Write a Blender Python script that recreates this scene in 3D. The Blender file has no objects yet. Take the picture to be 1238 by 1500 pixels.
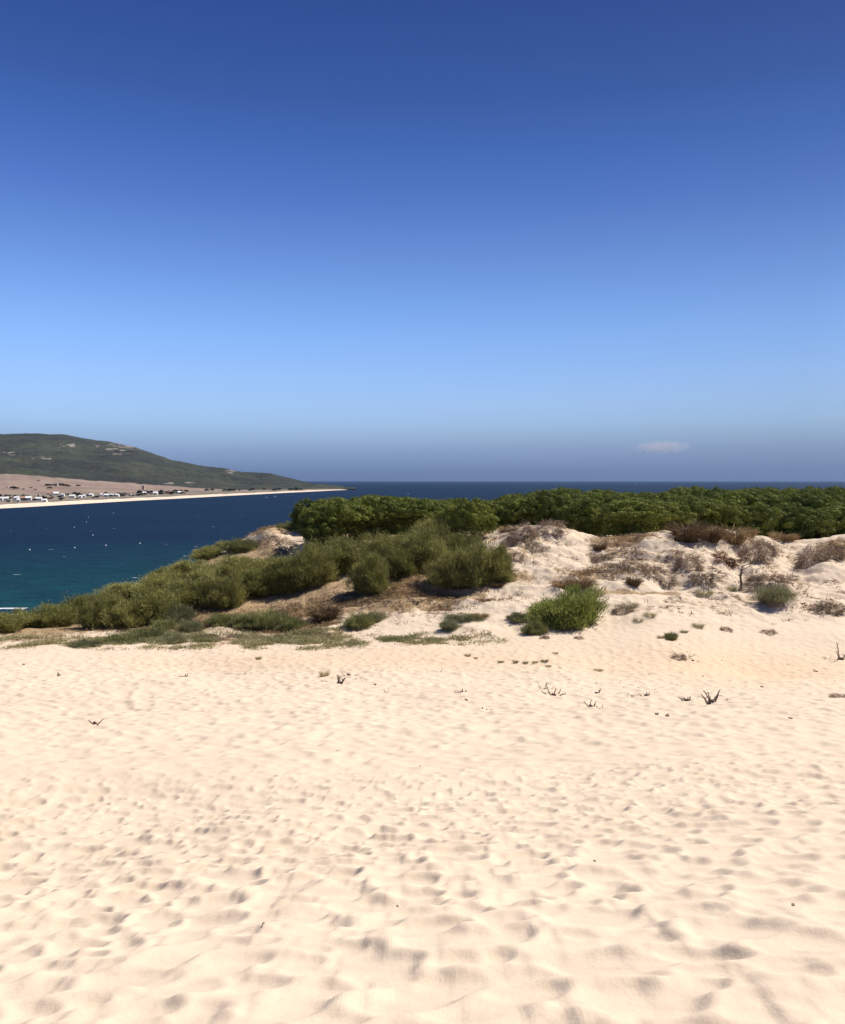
import bpy, math, random
import numpy as np

# ------------------------------------------------------------------ camera, sky, sun, exposure
SC = bpy.context.scene
COL = SC.collection
EYE = 38.0                                   # eye height above the sea (m)
FPX = 1192.0                                 # focal length in pixels of a 1238 x 1500 picture
PITCH = math.atan(46.5 / FPX)
SUN_AZ, SUN_EL = 62.0, 51.0                  # clockwise from the view direction (+Y), degrees

cam_d = bpy.data.cameras.new("camera")
cam = bpy.data.objects.new("camera", cam_d)
COL.objects.link(cam)
SC.camera = cam
cam_d.sensor_fit = 'VERTICAL'
cam_d.sensor_height = 36.0
cam_d.lens = 36.0 * FPX / 1500.0
cam_d.clip_start = 0.1
cam_d.clip_end = 200000.0
cam.location = (0, 0, EYE)
cam.rotation_euler = (math.pi / 2 - PITCH, 0, 0)

SC.view_settings.view_transform = 'Standard'
SC.view_settings.look = 'None'
SC.view_settings.exposure = 0.6
SC.view_settings.gamma = 1.0
SC.view_settings.use_curve_mapping = False

W = bpy.data.worlds.new("World")
SC.world = W
W.use_nodes = True
wn, wl = W.node_tree.nodes, W.node_tree.links
wn.clear()
wo = wn.new('ShaderNodeOutputWorld')
bg = wn.new('ShaderNodeBackground')
sky = wn.new('ShaderNodeTexSky')
sky.sky_type = 'NISHITA'
sky.sun_disc = False
sky.sun_elevation = math.radians(SUN_EL)
sky.sun_rotation = math.radians(SUN_AZ)
sky.altitude = 40
sky.air_density = 1.0
sky.dust_density = 0.6
sky.ozone_density = 2.0
bg.inputs['Strength'].default_value = 0.101
# the sky deepens to navy overhead and turns to a violet sea haze low down
tc = wn.new('ShaderNodeTexCoord')
sx = wn.new('ShaderNodeSeparateXYZ')
wl.new(tc.outputs['Generated'], sx.inputs[0])
ramp = wn.new('ShaderNodeValToRGB')
mr = wn.new('ShaderNodeMapRange')
mr.inputs['From Min'].default_value = 0.0
mr.inputs['From Max'].default_value = 0.6
wl.new(sx.outputs['Z'], mr.inputs['Value'])
wl.new(mr.outputs[0], ramp.inputs['Fac'])
SKY_STOPS = [(0.0, (0.185, 0.28, 0.585)),
             (0.0119, (0.185, 0.28, 0.585)),
             (0.0328, (0.235, 0.34, 0.70)),
             (0.0606, (0.305, 0.395, 0.73)),
             (0.0883, (0.3964, 0.4941, 0.77)),
             (0.116, (0.4829, 0.590, 0.86)),
             (0.1572, (0.5573, 0.6523, 0.919)),
             (0.2115, (0.5668, 0.6787, 0.9498)),
             (0.2783, (0.5357, 0.674, 0.9556)),
             (0.3435, (0.4735, 0.62, 0.9091)),
             (0.4378, (0.383, 0.5061, 0.7934)),
             (0.5274, (0.2795, 0.3938, 0.7062)),
             (0.6118, (0.2037, 0.3243, 0.6215)),
             (0.6907, (0.1636, 0.2566, 0.5129)),
             (0.7641, (0.1396, 0.2244, 0.4657)),
             (0.8276, (0.1216, 0.1956, 0.4344))]
cr = ramp.color_ramp
while len(cr.elements) < len(SKY_STOPS):
    cr.elements.new(0.5)
for e, (p, c) in zip(cr.elements, SKY_STOPS):
    e.position = p
    e.color = (*c, 1)
mul = wn.new('ShaderNodeMix')
mul.data_type = 'RGBA'
mul.blend_type = 'MULTIPLY'
mul.inputs[0].default_value = 1.0
wl.new(sky.outputs[0], mul.inputs[6])
wl.new(ramp.outputs[0], mul.inputs[7])
# deepest blue towards the sun's side, paler away from it
az = wn.new('ShaderNodeMapRange')
az.inputs['From Min'].default_value = -0.42
az.inputs['From Max'].default_value = 0.42
az.inputs['To Min'].default_value = 1.25
az.inputs['To Max'].default_value = 0.74
wl.new(sx.outputs['X'], az.inputs['Value'])
mul2 = wn.new('ShaderNodeVectorMath')
mul2.operation = 'SCALE'
wl.new(mul.outputs[2], mul2.inputs[0])
wl.new(az.outputs[0], mul2.inputs['Scale'])
wl.new(mul2.outputs[0], bg.inputs['Color'])
wl.new(bg.outputs[0], wo.inputs['Surface'])

sun_d = bpy.data.lights.new("sun", 'SUN')
sun_d.energy = 4.7
sun_d.angle = math.radians(0.53)
sun_d.color = (1.0, 0.95, 0.87)
sun = bpy.data.objects.new("sun", sun_d)
COL.objects.link(sun)
sun.rotation_euler = (math.radians(90 - SUN_EL), 0, -math.radians(SUN_AZ) + math.pi)
# check: a sun shines along its -Z; rotate so that it comes from azimuth SUN_AZ
from mathutils import Vector
_sd = Vector((math.sin(math.radians(SUN_AZ)) * math.cos(math.radians(SUN_EL)),
              math.cos(math.radians(SUN_AZ)) * math.cos(math.radians(SUN_EL)),
              math.sin(math.radians(SUN_EL))))
sun.rotation_euler = _sd.to_track_quat('Z', 'Y').to_euler()
sun.location = (60, 30, 120)

# ------------------------------------------------------------------ helpers
rng = np.random.default_rng(7)


def slope(py):
    """tangent of the elevation angle of picture row py"""
    return np.tan(np.arctan((750.0 - np.asarray(py, float)) / FPX) - PITCH)


def zat(py, d):
    return EYE + slope(py) * d


def xat(px, d, py=800):
    cy = (750.0 - py) / FPX
    return (px - 619.0) / FPX * d / (math.cos(PITCH) + cy * math.sin(PITCH))


def mesh_np(name, V, F, mats, smooth=False, attrs=None):
    """V (n,3) array, F (m,k) array of equal-sized faces"""
    V = np.ascontiguousarray(V, dtype=np.float32)
    F = np.ascontiguousarray(F, dtype=np.int32)
    me = bpy.data.meshes.new(name)
    m, k = F.shape
    me.vertices.add(len(V))
    me.vertices.foreach_set('co', V.ravel())
    me.loops.add(m * k)
    me.loops.foreach_set('vertex_index', F.ravel())
    me.polygons.add(m)
    me.polygons.foreach_set('loop_start', np.arange(0, m * k, k, dtype=np.int32))
    try:
        me.polygons.foreach_set('loop_total', np.full(m, k, dtype=np.int32))
    except Exception:
        pass
    me.polygons.foreach_set('use_smooth', np.full(m, bool(smooth)))
    me.update(calc_edges=True)
    for a, vals in (attrs or {}).items():
        at = me.attributes.new(a, 'FLOAT', 'POINT')
        at.data.foreach_set('value', np.ascontiguousarray(vals, dtype=np.float32).ravel())
    me.materials.append(mats)
    return me


def tag(o, label=None, cat=None, group=None, kind=None):
    if label: o['label'] = label
    if cat: o['category'] = cat
    if group: o['group'] = group
    if kind: o['kind'] = kind
    return o


def link(name, me, parent=None):
    o = bpy.data.objects.new(name, me)
    COL.objects.link(o)
    if parent is not None:
        o.parent = parent
    return o


def _hash(ix, iy, seed):
    h = (ix.astype(np.int64) * 374761393 + iy.astype(np.int64) * 668265263 + seed * 1442695041) & 0xffffffff
    h = ((h ^ (h >> 13)) * 1274126177) & 0xffffffff
    h = h ^ (h >> 16)
    return (h & 0xffffff) / float(0xffffff)


def vnoise(x, y, seed=0):
    x = np.asarray(x, float); y = np.asarray(y, float)
    ix = np.floor(x); iy = np.floor(y)
    fx = x - ix; fy = y - iy
    fx = fx * fx * fx * (fx * (fx * 6 - 15) + 10); fy = fy * fy * fy * (fy * (fy * 6 - 15) + 10)
    a = _hash(ix, iy, seed); b = _hash(ix + 1, iy, seed)
    c = _hash(ix, iy + 1, seed); d = _hash(ix + 1, iy + 1, seed)
    return (a * (1 - fx) + b * fx) * (1 - fy) + (c * (1 - fx) + d * fx) * fy - 0.5


def fbm(x, y, octs=4, seed=0, gain=0.5):
    s = 0; a = 1.0
    for o in range(octs):
        ang = 0.6 * o + 0.3
        xr = x * math.cos(ang) - y * math.sin(ang); yr = x * math.sin(ang) + y * math.cos(ang)
        s = s + a * vnoise(xr * 2 ** o, yr * 2 ** o, seed + o * 17)
        a *= gain
    return s


def blur(a, n, axis):
    for _ in range(n):
        p = np.pad(a, [(1, 1) if i == axis else (0, 0) for i in range(a.ndim)], mode='edge')
        sl = lambda s: tuple(slice(s, s + a.shape[i]) if i == axis else slice(None) for i in range(a.ndim))
        a = 0.25 * p[sl(0)] + 0.5 * p[sl(1)] + 0.25 * p[sl(2)]
    return a


# ------------------------------------------------------------------ materials
def new_mat(name):
    m = bpy.data.materials.new(name)
    m.use_nodes = True
    nt = m.node_tree
    return m, nt.nodes, nt.links, nt.nodes['Principled BSDF']


def node_noise(n, l, scale, detail=4, rough=0.55, vec=None, dim='3D'):
    t = n.new('ShaderNodeTexNoise')
    t.inputs['Scale'].default_value = scale
    t.inputs['Detail'].default_value = detail
    t.inputs['Roughness'].default_value = rough
    if vec is not None:
        l.new(vec, t.inputs['Vector'])
    return t.outputs['Fac']


def node_range(n, l, v, a, b, c=0.0, d=1.0):
    r = n.new('ShaderNodeMapRange')
    r.inputs['From Min'].default_value = a
    r.inputs['From Max'].default_value = b
    r.inputs['To Min'].default_value = c
    r.inputs['To Max'].default_value = d
    l.new(v, r.inputs['Value'])
    return r.outputs[0]


def node_mix(n, l, fac, a, b, mode='MIX'):
    m = n.new('ShaderNodeMix')
    m.data_type = 'RGBA'
    m.blend_type = mode
    for i, v in ((0, fac), (6, a), (7, b)):
        if isinstance(v, (int, float)):
            m.inputs[i].default_value = v
        elif isinstance(v, tuple):
            m.inputs[i].default_value = (*v, 1)
        else:
            l.new(v, m.inputs[i])
    return m.outputs[2]


def node_math(n, l, op, a, b=0.0):
    m = n.new('ShaderNodeMath')
    m.operation = op
    for i, v in ((0, a), (1, b)):
        if isinstance(v, (int, float)):
            m.inputs[i].default_value = v
        else:
            l.new(v, m.inputs[i])
    return m.outputs[0]


def geo_pos(n):
    return n.new('ShaderNodeNewGeometry').outputs['Position']


def attr(n, name):
    a = n.new('ShaderNodeAttribute')
    a.attribute_name = name
    return a.outputs['Fac']


def bump(n, l, h, strength, dist, target):
    b = n.new('ShaderNodeBump')
    b.inputs['Strength'].default_value = strength
    b.inputs['Distance'].default_value = dist
    l.new(h, b.inputs['Height'])
    l.new(b.outputs[0], target.inputs['Normal'])


def mat_sand():
    m, n, l, p = new_mat('sand')
    pos = geo_pos(n)
    base = node_mix(n, l, node_range(n, l, node_noise(n, l, 0.12, 5, 0.6, pos), 0.35, 0.65),
                    (0.60, 0.485, 0.362), (0.565, 0.452, 0.332))
    grain = node_noise(n, l, 60.0, 3, 0.7, pos)
    base = node_mix(n, l, node_range(n, l, grain, 0.3, 0.7, 0.0, 0.25), base, (0.46, 0.35, 0.25))
    # damp ochre hollow
    base = node_mix(n, l, attr(n, 'ochre'), base, (0.58, 0.40, 0.24))
    # straw, needles and twig litter on the slopes
    lit = attr(n, 'litter')
    sp = node_noise(n, l, 2.4, 10, 0.78, pos)
    th = node_math(n, l, 'SUBTRACT', node_math(n, l, 'ADD', sp, node_math(n, l, 'MULTIPLY', lit, 0.55)), 0.72)
    f = node_range(n, l, th, 0.0, 0.06)
    lc = node_mix(n, l, node_range(n, l, node_noise(n, l, 7.0, 6, 0.7, pos), 0.35, 0.65),
                  (0.12, 0.078, 0.040), (0.42, 0.285, 0.150))
    base = node_mix(n, l, node_math(n, l, 'MULTIPLY', f, 0.9), base, lc)
    # little dark specks scattered thinly over the faces
    sp2 = node_noise(n, l, 9.0, 4, 0.6, pos)
    th2 = node_math(n, l, 'ADD', sp2, node_math(n, l, 'MULTIPLY', attr(n, 'speck'), 0.2))
    base = node_mix(n, l, node_range(n, l, th2, 0.80, 0.84, 0, 0.8), base, (0.13, 0.095, 0.07))
    l.new(base, p.inputs['Base Color'])
    p.inputs['Roughness'].default_value = 0.95
    p.inputs['Specular IOR Level'].default_value = 0.15
    h = node_math(n, l, 'ADD', node_math(n, l, 'MULTIPLY', node_noise(n, l, 25.0, 5, 0.6, pos), 1.0),
                  node_math(n, l, 'MULTIPLY', grain, 0.25))
    bump(n, l, h, 0.35, 0.012, p)
    return m


def mat_leaf(name, c1, c2, c3, transl=0.25, nscale=1.5):
    m, n, l, p = new_mat(name)
    g = n.new('ShaderNodeNewGeometry')
    oi = n.new('ShaderNodeObjectInfo')
    base = node_mix(n, l, g.outputs['Random Per Island'], c1, c2)
    base = node_mix(n, l, node_range(n, l, node_noise(n, l, nscale, 3, 0.6, g.outputs['Position']), 0.4, 0.68), base, c3)
    hv = n.new('ShaderNodeHueSaturation')
    l.new(base, hv.inputs['Color'])
    l.new(node_range(n, l, oi.outputs['Random'], 0, 1, 0.78, 1.25), hv.inputs['Value'])
    l.new(node_range(n, l, oi.outputs['Random'], 0, 1, 0.507, 0.492), hv.inputs['Hue'])
    l.new(hv.outputs[0], p.inputs['Base Color'])
    p.inputs['Roughness'].default_value = 0.7
    p.inputs['Specular IOR Level'].default_value = 0.10
    if transl > 0:
        t = n.new('ShaderNodeBsdfTranslucent')
        l.new(hv.outputs[0], t.inputs['Color'])
        mx = n.new('ShaderNodeMixShader')
        mx.inputs[0].default_value = transl
        l.new(p.outputs[0], mx.inputs[1])
        l.new(t.outputs[0], mx.inputs[2])
        out = [x for x in n if x.type == 'OUTPUT_MATERIAL'][0]
        l.new(mx.outputs[0], out.inputs['Surface'])
    return m


def mat_plain(name, col, rough=0.8, var=0.0, col2=None, scale=3.0):
    m, n, l, p = new_mat(name)
    p.inputs['Roughness'].default_value = rough
    if col2 is None:
        col2 = tuple(c * (1 - var) for c in col)
    base = node_mix(n, l, node_range(n, l, node_noise(n, l, scale, 5, 0.65, geo_pos(n)), 0.35, 0.65), col, col2)
    l.new(base, p.inputs['Base Color'])
    return m


M_SAND = mat_sand()
M_PINE = mat_leaf('pine_needles', (0.135, 0.162, 0.030), (0.250, 0.268, 0.052), (0.080, 0.102, 0.024), 0.15, 0.8)
M_BROOM = mat_leaf('broom_twigs', (0.225, 0.220, 0.068), (0.37, 0.345, 0.118), (0.150, 0.152, 0.046), 0.2)
M_GREEN = mat_leaf('fresh_green_twigs', (0.24, 0.27, 0.065), (0.38, 0.40, 0.11), (0.19, 0.22, 0.052), 0.25)
M_GREY = mat_leaf('grey_green_leaves', (0.21, 0.21, 0.105), (0.34, 0.32, 0.18), (0.15, 0.16, 0.075), 0.2)
M_COVER = mat_leaf('beach_plant_leaves', (0.29, 0.26, 0.115), (0.48, 0.41, 0.23), (0.19, 0.19, 0.08), 0.2, 0.6)
M_LOWG = mat_leaf('low_shrub_leaves', (0.20, 0.205, 0.075), (0.32, 0.31, 0.13), (0.15, 0.16, 0.06), 0.2)
M_STRAW = mat_leaf('dry_straw', (0.34, 0.22, 0.11), (0.52, 0.37, 0.20), (0.20, 0.125, 0.065), 0.2)
M_DEAD = mat_leaf('dead_grey_twigs', (0.26, 0.185, 0.12), (0.50, 0.38, 0.26), (0.15, 0.105, 0.07), 0.0)
M_RUST = mat_leaf('rusty_dead_twigs', (0.24, 0.11, 0.04), (0.34, 0.17, 0.07), (0.12, 0.06, 0.03), 0.0)
M_BARK = mat_plain('bark', (0.10, 0.07, 0.05), 0.9, 0.4, None, 6)
M_WOOD = mat_plain('weathered_wood', (0.24, 0.175, 0.13), 0.9, 0.0, (0.09, 0.06, 0.045), 9)

# ------------------------------------------------------------------ near terrain
# control profiles: picture column -> [(depth m, picture row)], each turned into a height at that depth
NEAR = [(0.9, None), (2.6, 1500), (3.7, 1372), (5.5, 1275), (8.7, 1190), (13, 1120), (19, 1060), (26.5, 1015)]
NEAR_Z = {0.9: EYE - 1.28}
PROF = {
    -500: [(32, 985), (40, 960), (46, 935), (52, 935), (60, 945), (75, 985)],
    0: [(31, 992), (33, 988), (40, 955), (46, 932), (52, 920), (60, 925), (75, 958)],
    150: [(31, 992), (34, 984), (40, 957), (46, 932), (52, 912), (60, 888), (64, 882), (75, 905)],
    300: [(31, 993), (35, 985), (40, 957), (46, 928), (52, 902), (58, 872), (66, 838), (73, 818), (80, 822), (95, 860)],
    390: [(31, 993), (40, 957), (46, 928), (52, 900), (58, 868), (66, 832), (72, 806), (78, 768), (83, 770), (100, 830)],
    470: [(31, 995), (40, 955), (46, 922), (52, 885), (58, 858), (66, 822), (74, 792), (82, 782), (100, 800)],
    600: [(31, 997), (40, 952), (44, 930), (47, 905), (50, 882), (53, 866), (60, 835), (68, 797), (75, 785), (82, 788)],
    700: [(31, 1000), (40, 950), (46, 912), (51, 880), (56, 848), (62, 815), (68, 785), (75, 780), (82, 785)],
    790: [(31, 1002), (40, 948), (46, 910), (50, 880), (54, 850), (58, 815), (61, 788), (64, 764), (68, 766), (74, 784)],
    870: [(31, 1005), (38, 965), (45, 915), (50, 878), (55, 845), (60, 812), (65, 788), (70, 786), (76, 794)],
    950: [(31, 1005), (38, 968), (44, 918), (48, 882), (53, 850), (58, 812), (62, 790), (66, 783), (72, 786), (78, 795)],
    1040: [(31, 1008), (38, 975), (44, 922), (48, 888), (53, 858), (58, 820), (62, 792), (65, 774), (70, 778), (78, 790)],
    1100: [(31, 1008), (38, 978), (44, 928), (48, 895), (53, 862), (58, 826), (63, 796), (67, 782), (72, 788), (78, 798)],
    1165: [(31, 1008), (38, 980), (44, 930), (48, 900), (53, 872), (58, 845), (63, 818), (68, 800), (74, 800), (80, 805)],
    1238: [(31, 1010), (38, 982), (44, 930), (48, 900), (53, 868), (58, 836), (62, 806), (65, 786), (70, 784), (78, 795)],
    1750: [(31, 1010), (38, 980), (44, 930), (48, 895), (53, 868), (58, 836), (62, 800), (66, 780), (72, 782), (80, 795)],
}
# far ends: the plateau under the pines (right) or the fall to the beach (left)
PLAT = [(95, 30.3), (130, 29.3), (190, 28.0), (250, 26.5), (300, 22), (380, 6), (430, -2), (700, -12)]
FALL = [(110, 15.6), (150, 7.8), (190, 2.3), (222, 0.0), (245, -1.2), (320, -4), (700, -12)]
T_D = np.exp(np.linspace(math.log(0.9), math.log(700), 520))
T_PX = np.arange(-500, 1751, 15.0)
keys = sorted(PROF)
rows = []
for k in keys:
    pts = []
    for d, py in NEAR:
        pts.append((d, NEAR_Z[d] if py is None else float(zat(py, d))))
    for d, py in PROF[k]:
        pts.append((d, float(zat(py, d))))
    last = pts[-1][0]
    pts += [p for p in (FALL if k <= 390 else PLAT) if p[0] > last + 12]
    ds, zs = zip(*pts)
    rows.append(np.interp(np.log(T_D), np.log(ds), zs))
rows = np.array(rows)
TAB = np.empty((len(T_PX), len(T_D)))
for j in range(len(T_D)):
    TAB[:, j] = np.interp(T_PX, keys, rows[:, j])
TAB = blur(TAB, 5, 1)
TAB = blur(TAB, 3, 0)


def tab_lookup(px, d):
    fi = (np.clip(px, T_PX[0], T_PX[-1] - 0.01) - T_PX[0]) / 15.0
    fj = (np.log(np.clip(d, 0.9, 699)) - math.log(0.9)) / (math.log(700) - math.log(0.9)) * (len(T_D) - 1)
    i = np.clip(fi.astype(int), 0, len(T_PX) - 2); j = np.clip(fj.astype(int), 0, len(T_D) - 2)
    a = fi - i; b = fj - j
    a = a * a * (3 - 2 * a)
    return (TAB[i, j] * (1 - a) + TAB[i + 1, j] * a) * (1 - b) + (TAB[i, j + 1] * (1 - a) + TAB[i + 1, j + 1] * a) * b


# footprints: two stamped height maps, a fine one near by and a coarser one beyond
def stamps(x0, x1, y0, y1, cell, per_m2, scale, seed):
    r = np.random.default_rng(seed)
    nx = int((x1 - x0) / cell); ny = int((y1 - y0) / cell)
    H = np.zeros((ny, nx))
    step = 1.0 / math.sqrt(per_m2)
    gx, gy = np.meshgrid(np.arange(x0, x1, step), np.arange(y0, y1, step))
    xs = (gx + r.normal(size=gx.shape) * step * 0.42).ravel(); ys = (gy + r.normal(size=gx.shape) * step * 0.42).ravel()
    o_ = r.permutation(len(xs)); xs, ys = xs[o_], ys[o_]
    for x, y in zip(xs, ys):
        L = r.uniform(0.075, 0.155) * scale; Wd = r.uniform(0.6, 0.95) * L
        D = r.uniform(0.25, 0.39) * Wd + 0.004
        th = r.normal(0.25, 0.45) if r.random() < 0.8 else r.uniform(0, math.pi)
        R = L * 2.3
        i0 = max(0, int((x - R - x0) / cell)); i1 = min(nx, int((x + R - x0) / cell) + 1)
        j0 = max(0, int((y - R - y0) / cell)); j1 = min(ny, int((y + R - y0) / cell) + 1)
        if i1 <= i0 or j1 <= j0:
            continue
        X, Y = np.meshgrid(x0 + np.arange(i0, i1) * cell - x, y0 + np.arange(j0, j1) * cell - y)
        a = X * math.cos(th) + Y * math.sin(th); b = -X * math.sin(th) + Y * math.cos(th)
        # steeper wall on the right, where the wind has not filled it, a long ramp on the left
        q = np.sqrt((a / L) ** 2 + (b / Wd) ** 2)
        q = q * (1 + 0.42 * np.clip(X / (L * 1.6), -1, 1))
        g = -D * np.exp(-q ** 3.2) + D * 0.30 * np.exp(-((q - 1.45) / 0.38) ** 2)
        old = H[j0:j1, i0:i1]
        keep = 0.80 * np.exp(-(q / 1.15) ** 4)
        H[j0:j1, i0:i1] = old * (1 - keep) + g
    return 0.036 * np.tanh(H / 0.036)


FN = dict(x0=-9.0, y0=0.6, cell=0.0155)
FN['H'] = stamps(-9, 9, 0.6, 14.5, FN['cell'], 24.0, 1.0, 11)
FN['H'] = blur(blur(FN['H'], 1, 0), 1, 1)
FM = dict(x0=-45.0, y0=3.0, cell=0.06)
FM['H'] = stamps(-45, 45, 3, 62, FM['cell'], 12.0, 1.45, 12)
FM['H'] = blur(blur(FM['H'], 1, 0), 1, 1)


def fmap(F, x, y):
    H = F['H']
    fi = (x - F['x0']) / F['cell']; fj = (y - F['y0']) / F['cell']
    ok = (fi > 1) & (fj > 1) & (fi < H.shape[1] - 2) & (fj < H.shape[0] - 2)
    i = np.clip(fi.astype(int), 0, H.shape[1] - 2); j = np.clip(fj.astype(int), 0, H.shape[0] - 2)
    a = np.clip(fi - i, 0, 1); b = np.clip(fj - j, 0, 1)
    v = (H[j, i] * (1 - a) + H[j, i + 1] * a) * (1 - b) + (H[j + 1, i] * (1 - a) + H[j + 1, i + 1] * a) * b
    return np.where(ok, v, 0.0)


# (picture column, depth, half width in columns, half depth, height) of hummocks and hollows
HUMPS = [(770, 61, 26, 2.2, 0.5), (815, 63, 22, 1.6, 0.35), (745, 58.5, 18, 1.8, 0.5), (1010, 57.5, 26, 1.8, 0.55), (1115, 60, 26, 2.0, 0.9),
         (1065, 57, 20, 1.2, 0.45), (1045, 53.5, 22, 1.2, 0.5), (1145, 53.5, 40, 1.1, 0.5), (1210, 58, 32, 2.2, 0.6),
         (1150, 49.0, 26, 1.4, 0.5), (1222, 48.5, 22, 1.4, 0.5), (1030, 62.5, 36, 1.6, 0.5), (940, 55, 34, 1.4, 0.4),
         (905, 52.5, 30, 1.2, 0.35), (860, 57.5, 22, 1.5, -0.5), (985, 52.5, 30, 1.0, -0.4), (1085, 60, 12, 2.2, -0.5),
         (1165, 63, 16, 2.5, -0.6), (395, 75, 20, 3, 0.6), (430, 72, 18, 2.5, -0.4), (480, 44.8, 20, 0.7, 0.35),
         (575, 50, 60, 0.8, 0.35), (690, 44.5, 34, 0.8, 0.3), (945, 45.5, 34, 1.0, 0.3), (835, 47.5, 34, 1.4, 0.5),
         (60, 43, 60, 0.7, -0.2), (1000, 39, 60, 2.0, 0.12), (1120, 36, 80, 2.0, -0.2)]


def sstep(v, a, b):
    t = np.clip((v - a) / (b - a), 0, 1)
    return t * t * (3 - 2 * t)


def ground(x, y, detail=True):
    x = np.atleast_1d(np.asarray(x, float)); y = np.atleast_1d(np.asarray(y, float))
    r = np.hypot(x, y)
    th = np.arctan2(x, y)
    tc_ = np.clip(th, -1.0, 1.0)
    d = r * np.cos(tc_)
    px = 619 + FPX * np.tan(tc_)
    z = tab_lookup(px, d)
    m_mid = sstep(d, 26, 46)
    m_far = sstep(d, 43, 52) * (1 - sstep(d, 120, 200))
    z = z + m_mid * 0.35 * fbm(x / 7.0, y / 7.0, 3, 5)
    rid = 0.5 - np.abs(fbm(x / 3.2 + 0.5 * y / 3.2, y / 3.2, 4, 9)) * 1.6
    z = z + m_far * sstep(px, 380, 700) * 0.50 * rid + m_far * 0.22 * fbm(x / 1.7, y / 1.7, 4, 31)
    z = z + sstep(d, 3, 9) * (1 - m_mid) * 0.22 * fbm(x / 4.5, y / 3.0, 2, 3) + 0.05 * fbm(x / 1.3, y / 0.9, 2, 8) * (1 - m_mid)
    for (hp, hd, sp, sd, hh) in HUMPS:
        z = z + hh * np.exp(-((px - hp) / sp) ** 2 - ((d - hd) / sd) ** 2)
    z = z + 0.09 * x * (1 - sstep(r, 5, 17)) * sstep(r, 0.5, 2.0)  # near sand tilted away from the sun so that it shades darker
    if detail:
        nearw = 1 - sstep(y, 11.0, 13.8)
        f = fmap(FN, x, y) * nearw + fmap(FM, x, y) * (1 - nearw)
        smooth_patch = 0.82 + 0.35 * np.clip(fbm(x / 2.2, y / 1.6, 2, 77) + 0.45, 0, 1)
        z = z + 0.018 * fbm(x / 0.34 + y / 0.9, y / 0.26, 3, 21) * (1 - sstep(d, 30, 45))
        z = z + f * smooth_patch * (1 + 0.25 * sstep(y, 12, 20) - 0.65 * sstep(y, 32, 46)) * (1 - sstep(d, 56, 62))
    return z


def gz(x, y):
    return float(ground(x, y, False)[0])


# polar sheet centred under the camera: dense inside the view, coarse behind it
ths = np.concatenate([np.linspace(-math.pi, -1.0, 40, endpoint=False), np.linspace(-1.0, -0.50, 90, endpoint=False),
                      np.linspace(-0.50, 0.50, 1000), np.linspace(0.50, 1.0, 90)[1:], np.linspace(1.0, math.pi, 40)[1:]])
rs = np.concatenate([np.exp(np.linspace(math.log(1.0), math.log(21), 640, endpoint=False)),
                     np.exp(np.linspace(math.log(21), math.log(90), 520, endpoint=False)),
                     np.exp(np.linspace(math.log(90), math.log(690), 120))])
TH, RR = np.meshgrid(ths, rs)
GX = (RR * np.sin(TH)).ravel(); GY = (RR * np.cos(TH)).ravel()
GZ = ground(GX, GY)
PXg = 619 + FPX * np.tan(np.clip(TH, -1.0, 1.0)).ravel()
Dg = (RR * np.cos(np.clip(TH, -1, 1))).ravel()
# litter masks: where straw and needles cover the sand
lit = np.zeros(len(GX)); spk = sstep(Dg, 30, 36) * 0.25; och = np.zeros(len(GX))
for (lp, ld, sp, sd, a) in [(420, 54, 130, 7.5, 1.0), (560, 54, 120, 6.5, 1.0), (640, 52.5, 90, 3, 0.9), (560, 66, 120, 7, 0.9), (700, 58, 60, 4, 0.8),
                            (400, 78, 40, 4, 0.8), (350, 70, 70, 5, 0.9), (230, 56, 140, 9, 0.95), (60, 52, 120, 6, 0.95),
                            (790, 65, 55, 1.6, 0.7), (870, 54.5, 40, 1.8, 0.6), (760, 54, 35, 1.5, 0.6), (930, 54.5, 60, 1.6, 0.5),
                            (910, 63, 60, 2.5, 0.8), (1050, 64, 80, 3, 0.7), (985, 56.5, 110, 5, 0.44), (1150, 55, 90, 4.0, 0.42), (900, 59, 60, 3, .5), (780, 59, 50, 4, .42),
                            (1220, 62, 50, 4, 0.6), (1100, 50.5, 60, 1.4, 0.45), (940, 50.7, 110, 0.7, 0.7), (1220, 48, 30, 2, 0.5), (770, 60, 30, 3, 0.5),
                            (1030, 48.5, 120, 1.6, 0.38), (930, 47, 60, 1.8, 0.38), (600, 49.6, 70, 0.9, 0.9), (690, 50.8, 40, 0.9, 0.7),
                            (330, 44, 280, 2.2, 0.55), (620, 42.0, 110, 1.4, 0.4), (60, 46, 150, 3, 0.35)]:
    lit = np.maximum(lit, a * np.exp(-(((PXg - lp) / sp) ** 2 + ((Dg - ld) / sd) ** 2) ** 1.5))
lit = np.maximum(lit, sstep(Dg, 71, 76) * sstep(PXg, 430, 470) * 1.0)  # needle litter spread under the pines, also painting in their dark shade
lit = np.maximum(lit, sstep(Dg, 78, 84) * 1.0)
for (lp, ld, sp, sd, a) in [(840, 58, 260, 6, 1.0), (1080, 52, 200, 8, 1.1), (900, 47, 120, 4, 0.9), (1100, 40, 260, 5, 0.55)]:
    spk = np.maximum(spk, a * np.exp(-((PXg - lp) / sp) ** 2 - ((Dg - ld) / sd) ** 2))
och = 0.5 * np.exp(-((PXg - 1120) / 190) ** 2 - ((Dg - 37) / 4.5) ** 2) + 0.4 * np.exp(-((PXg - 560) / 400) ** 2 - ((Dg - 37) / 3) ** 2)
nr, nc = TH.shape
idx = np.arange(nr * nc).reshape(nr, nc)
Fg = np.stack([idx[:-1, :-1], idx[:-1, 1:], idx[1:, 1:], idx[1:, :-1]], -1).reshape(-1, 4)[:, ::-1]
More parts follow.
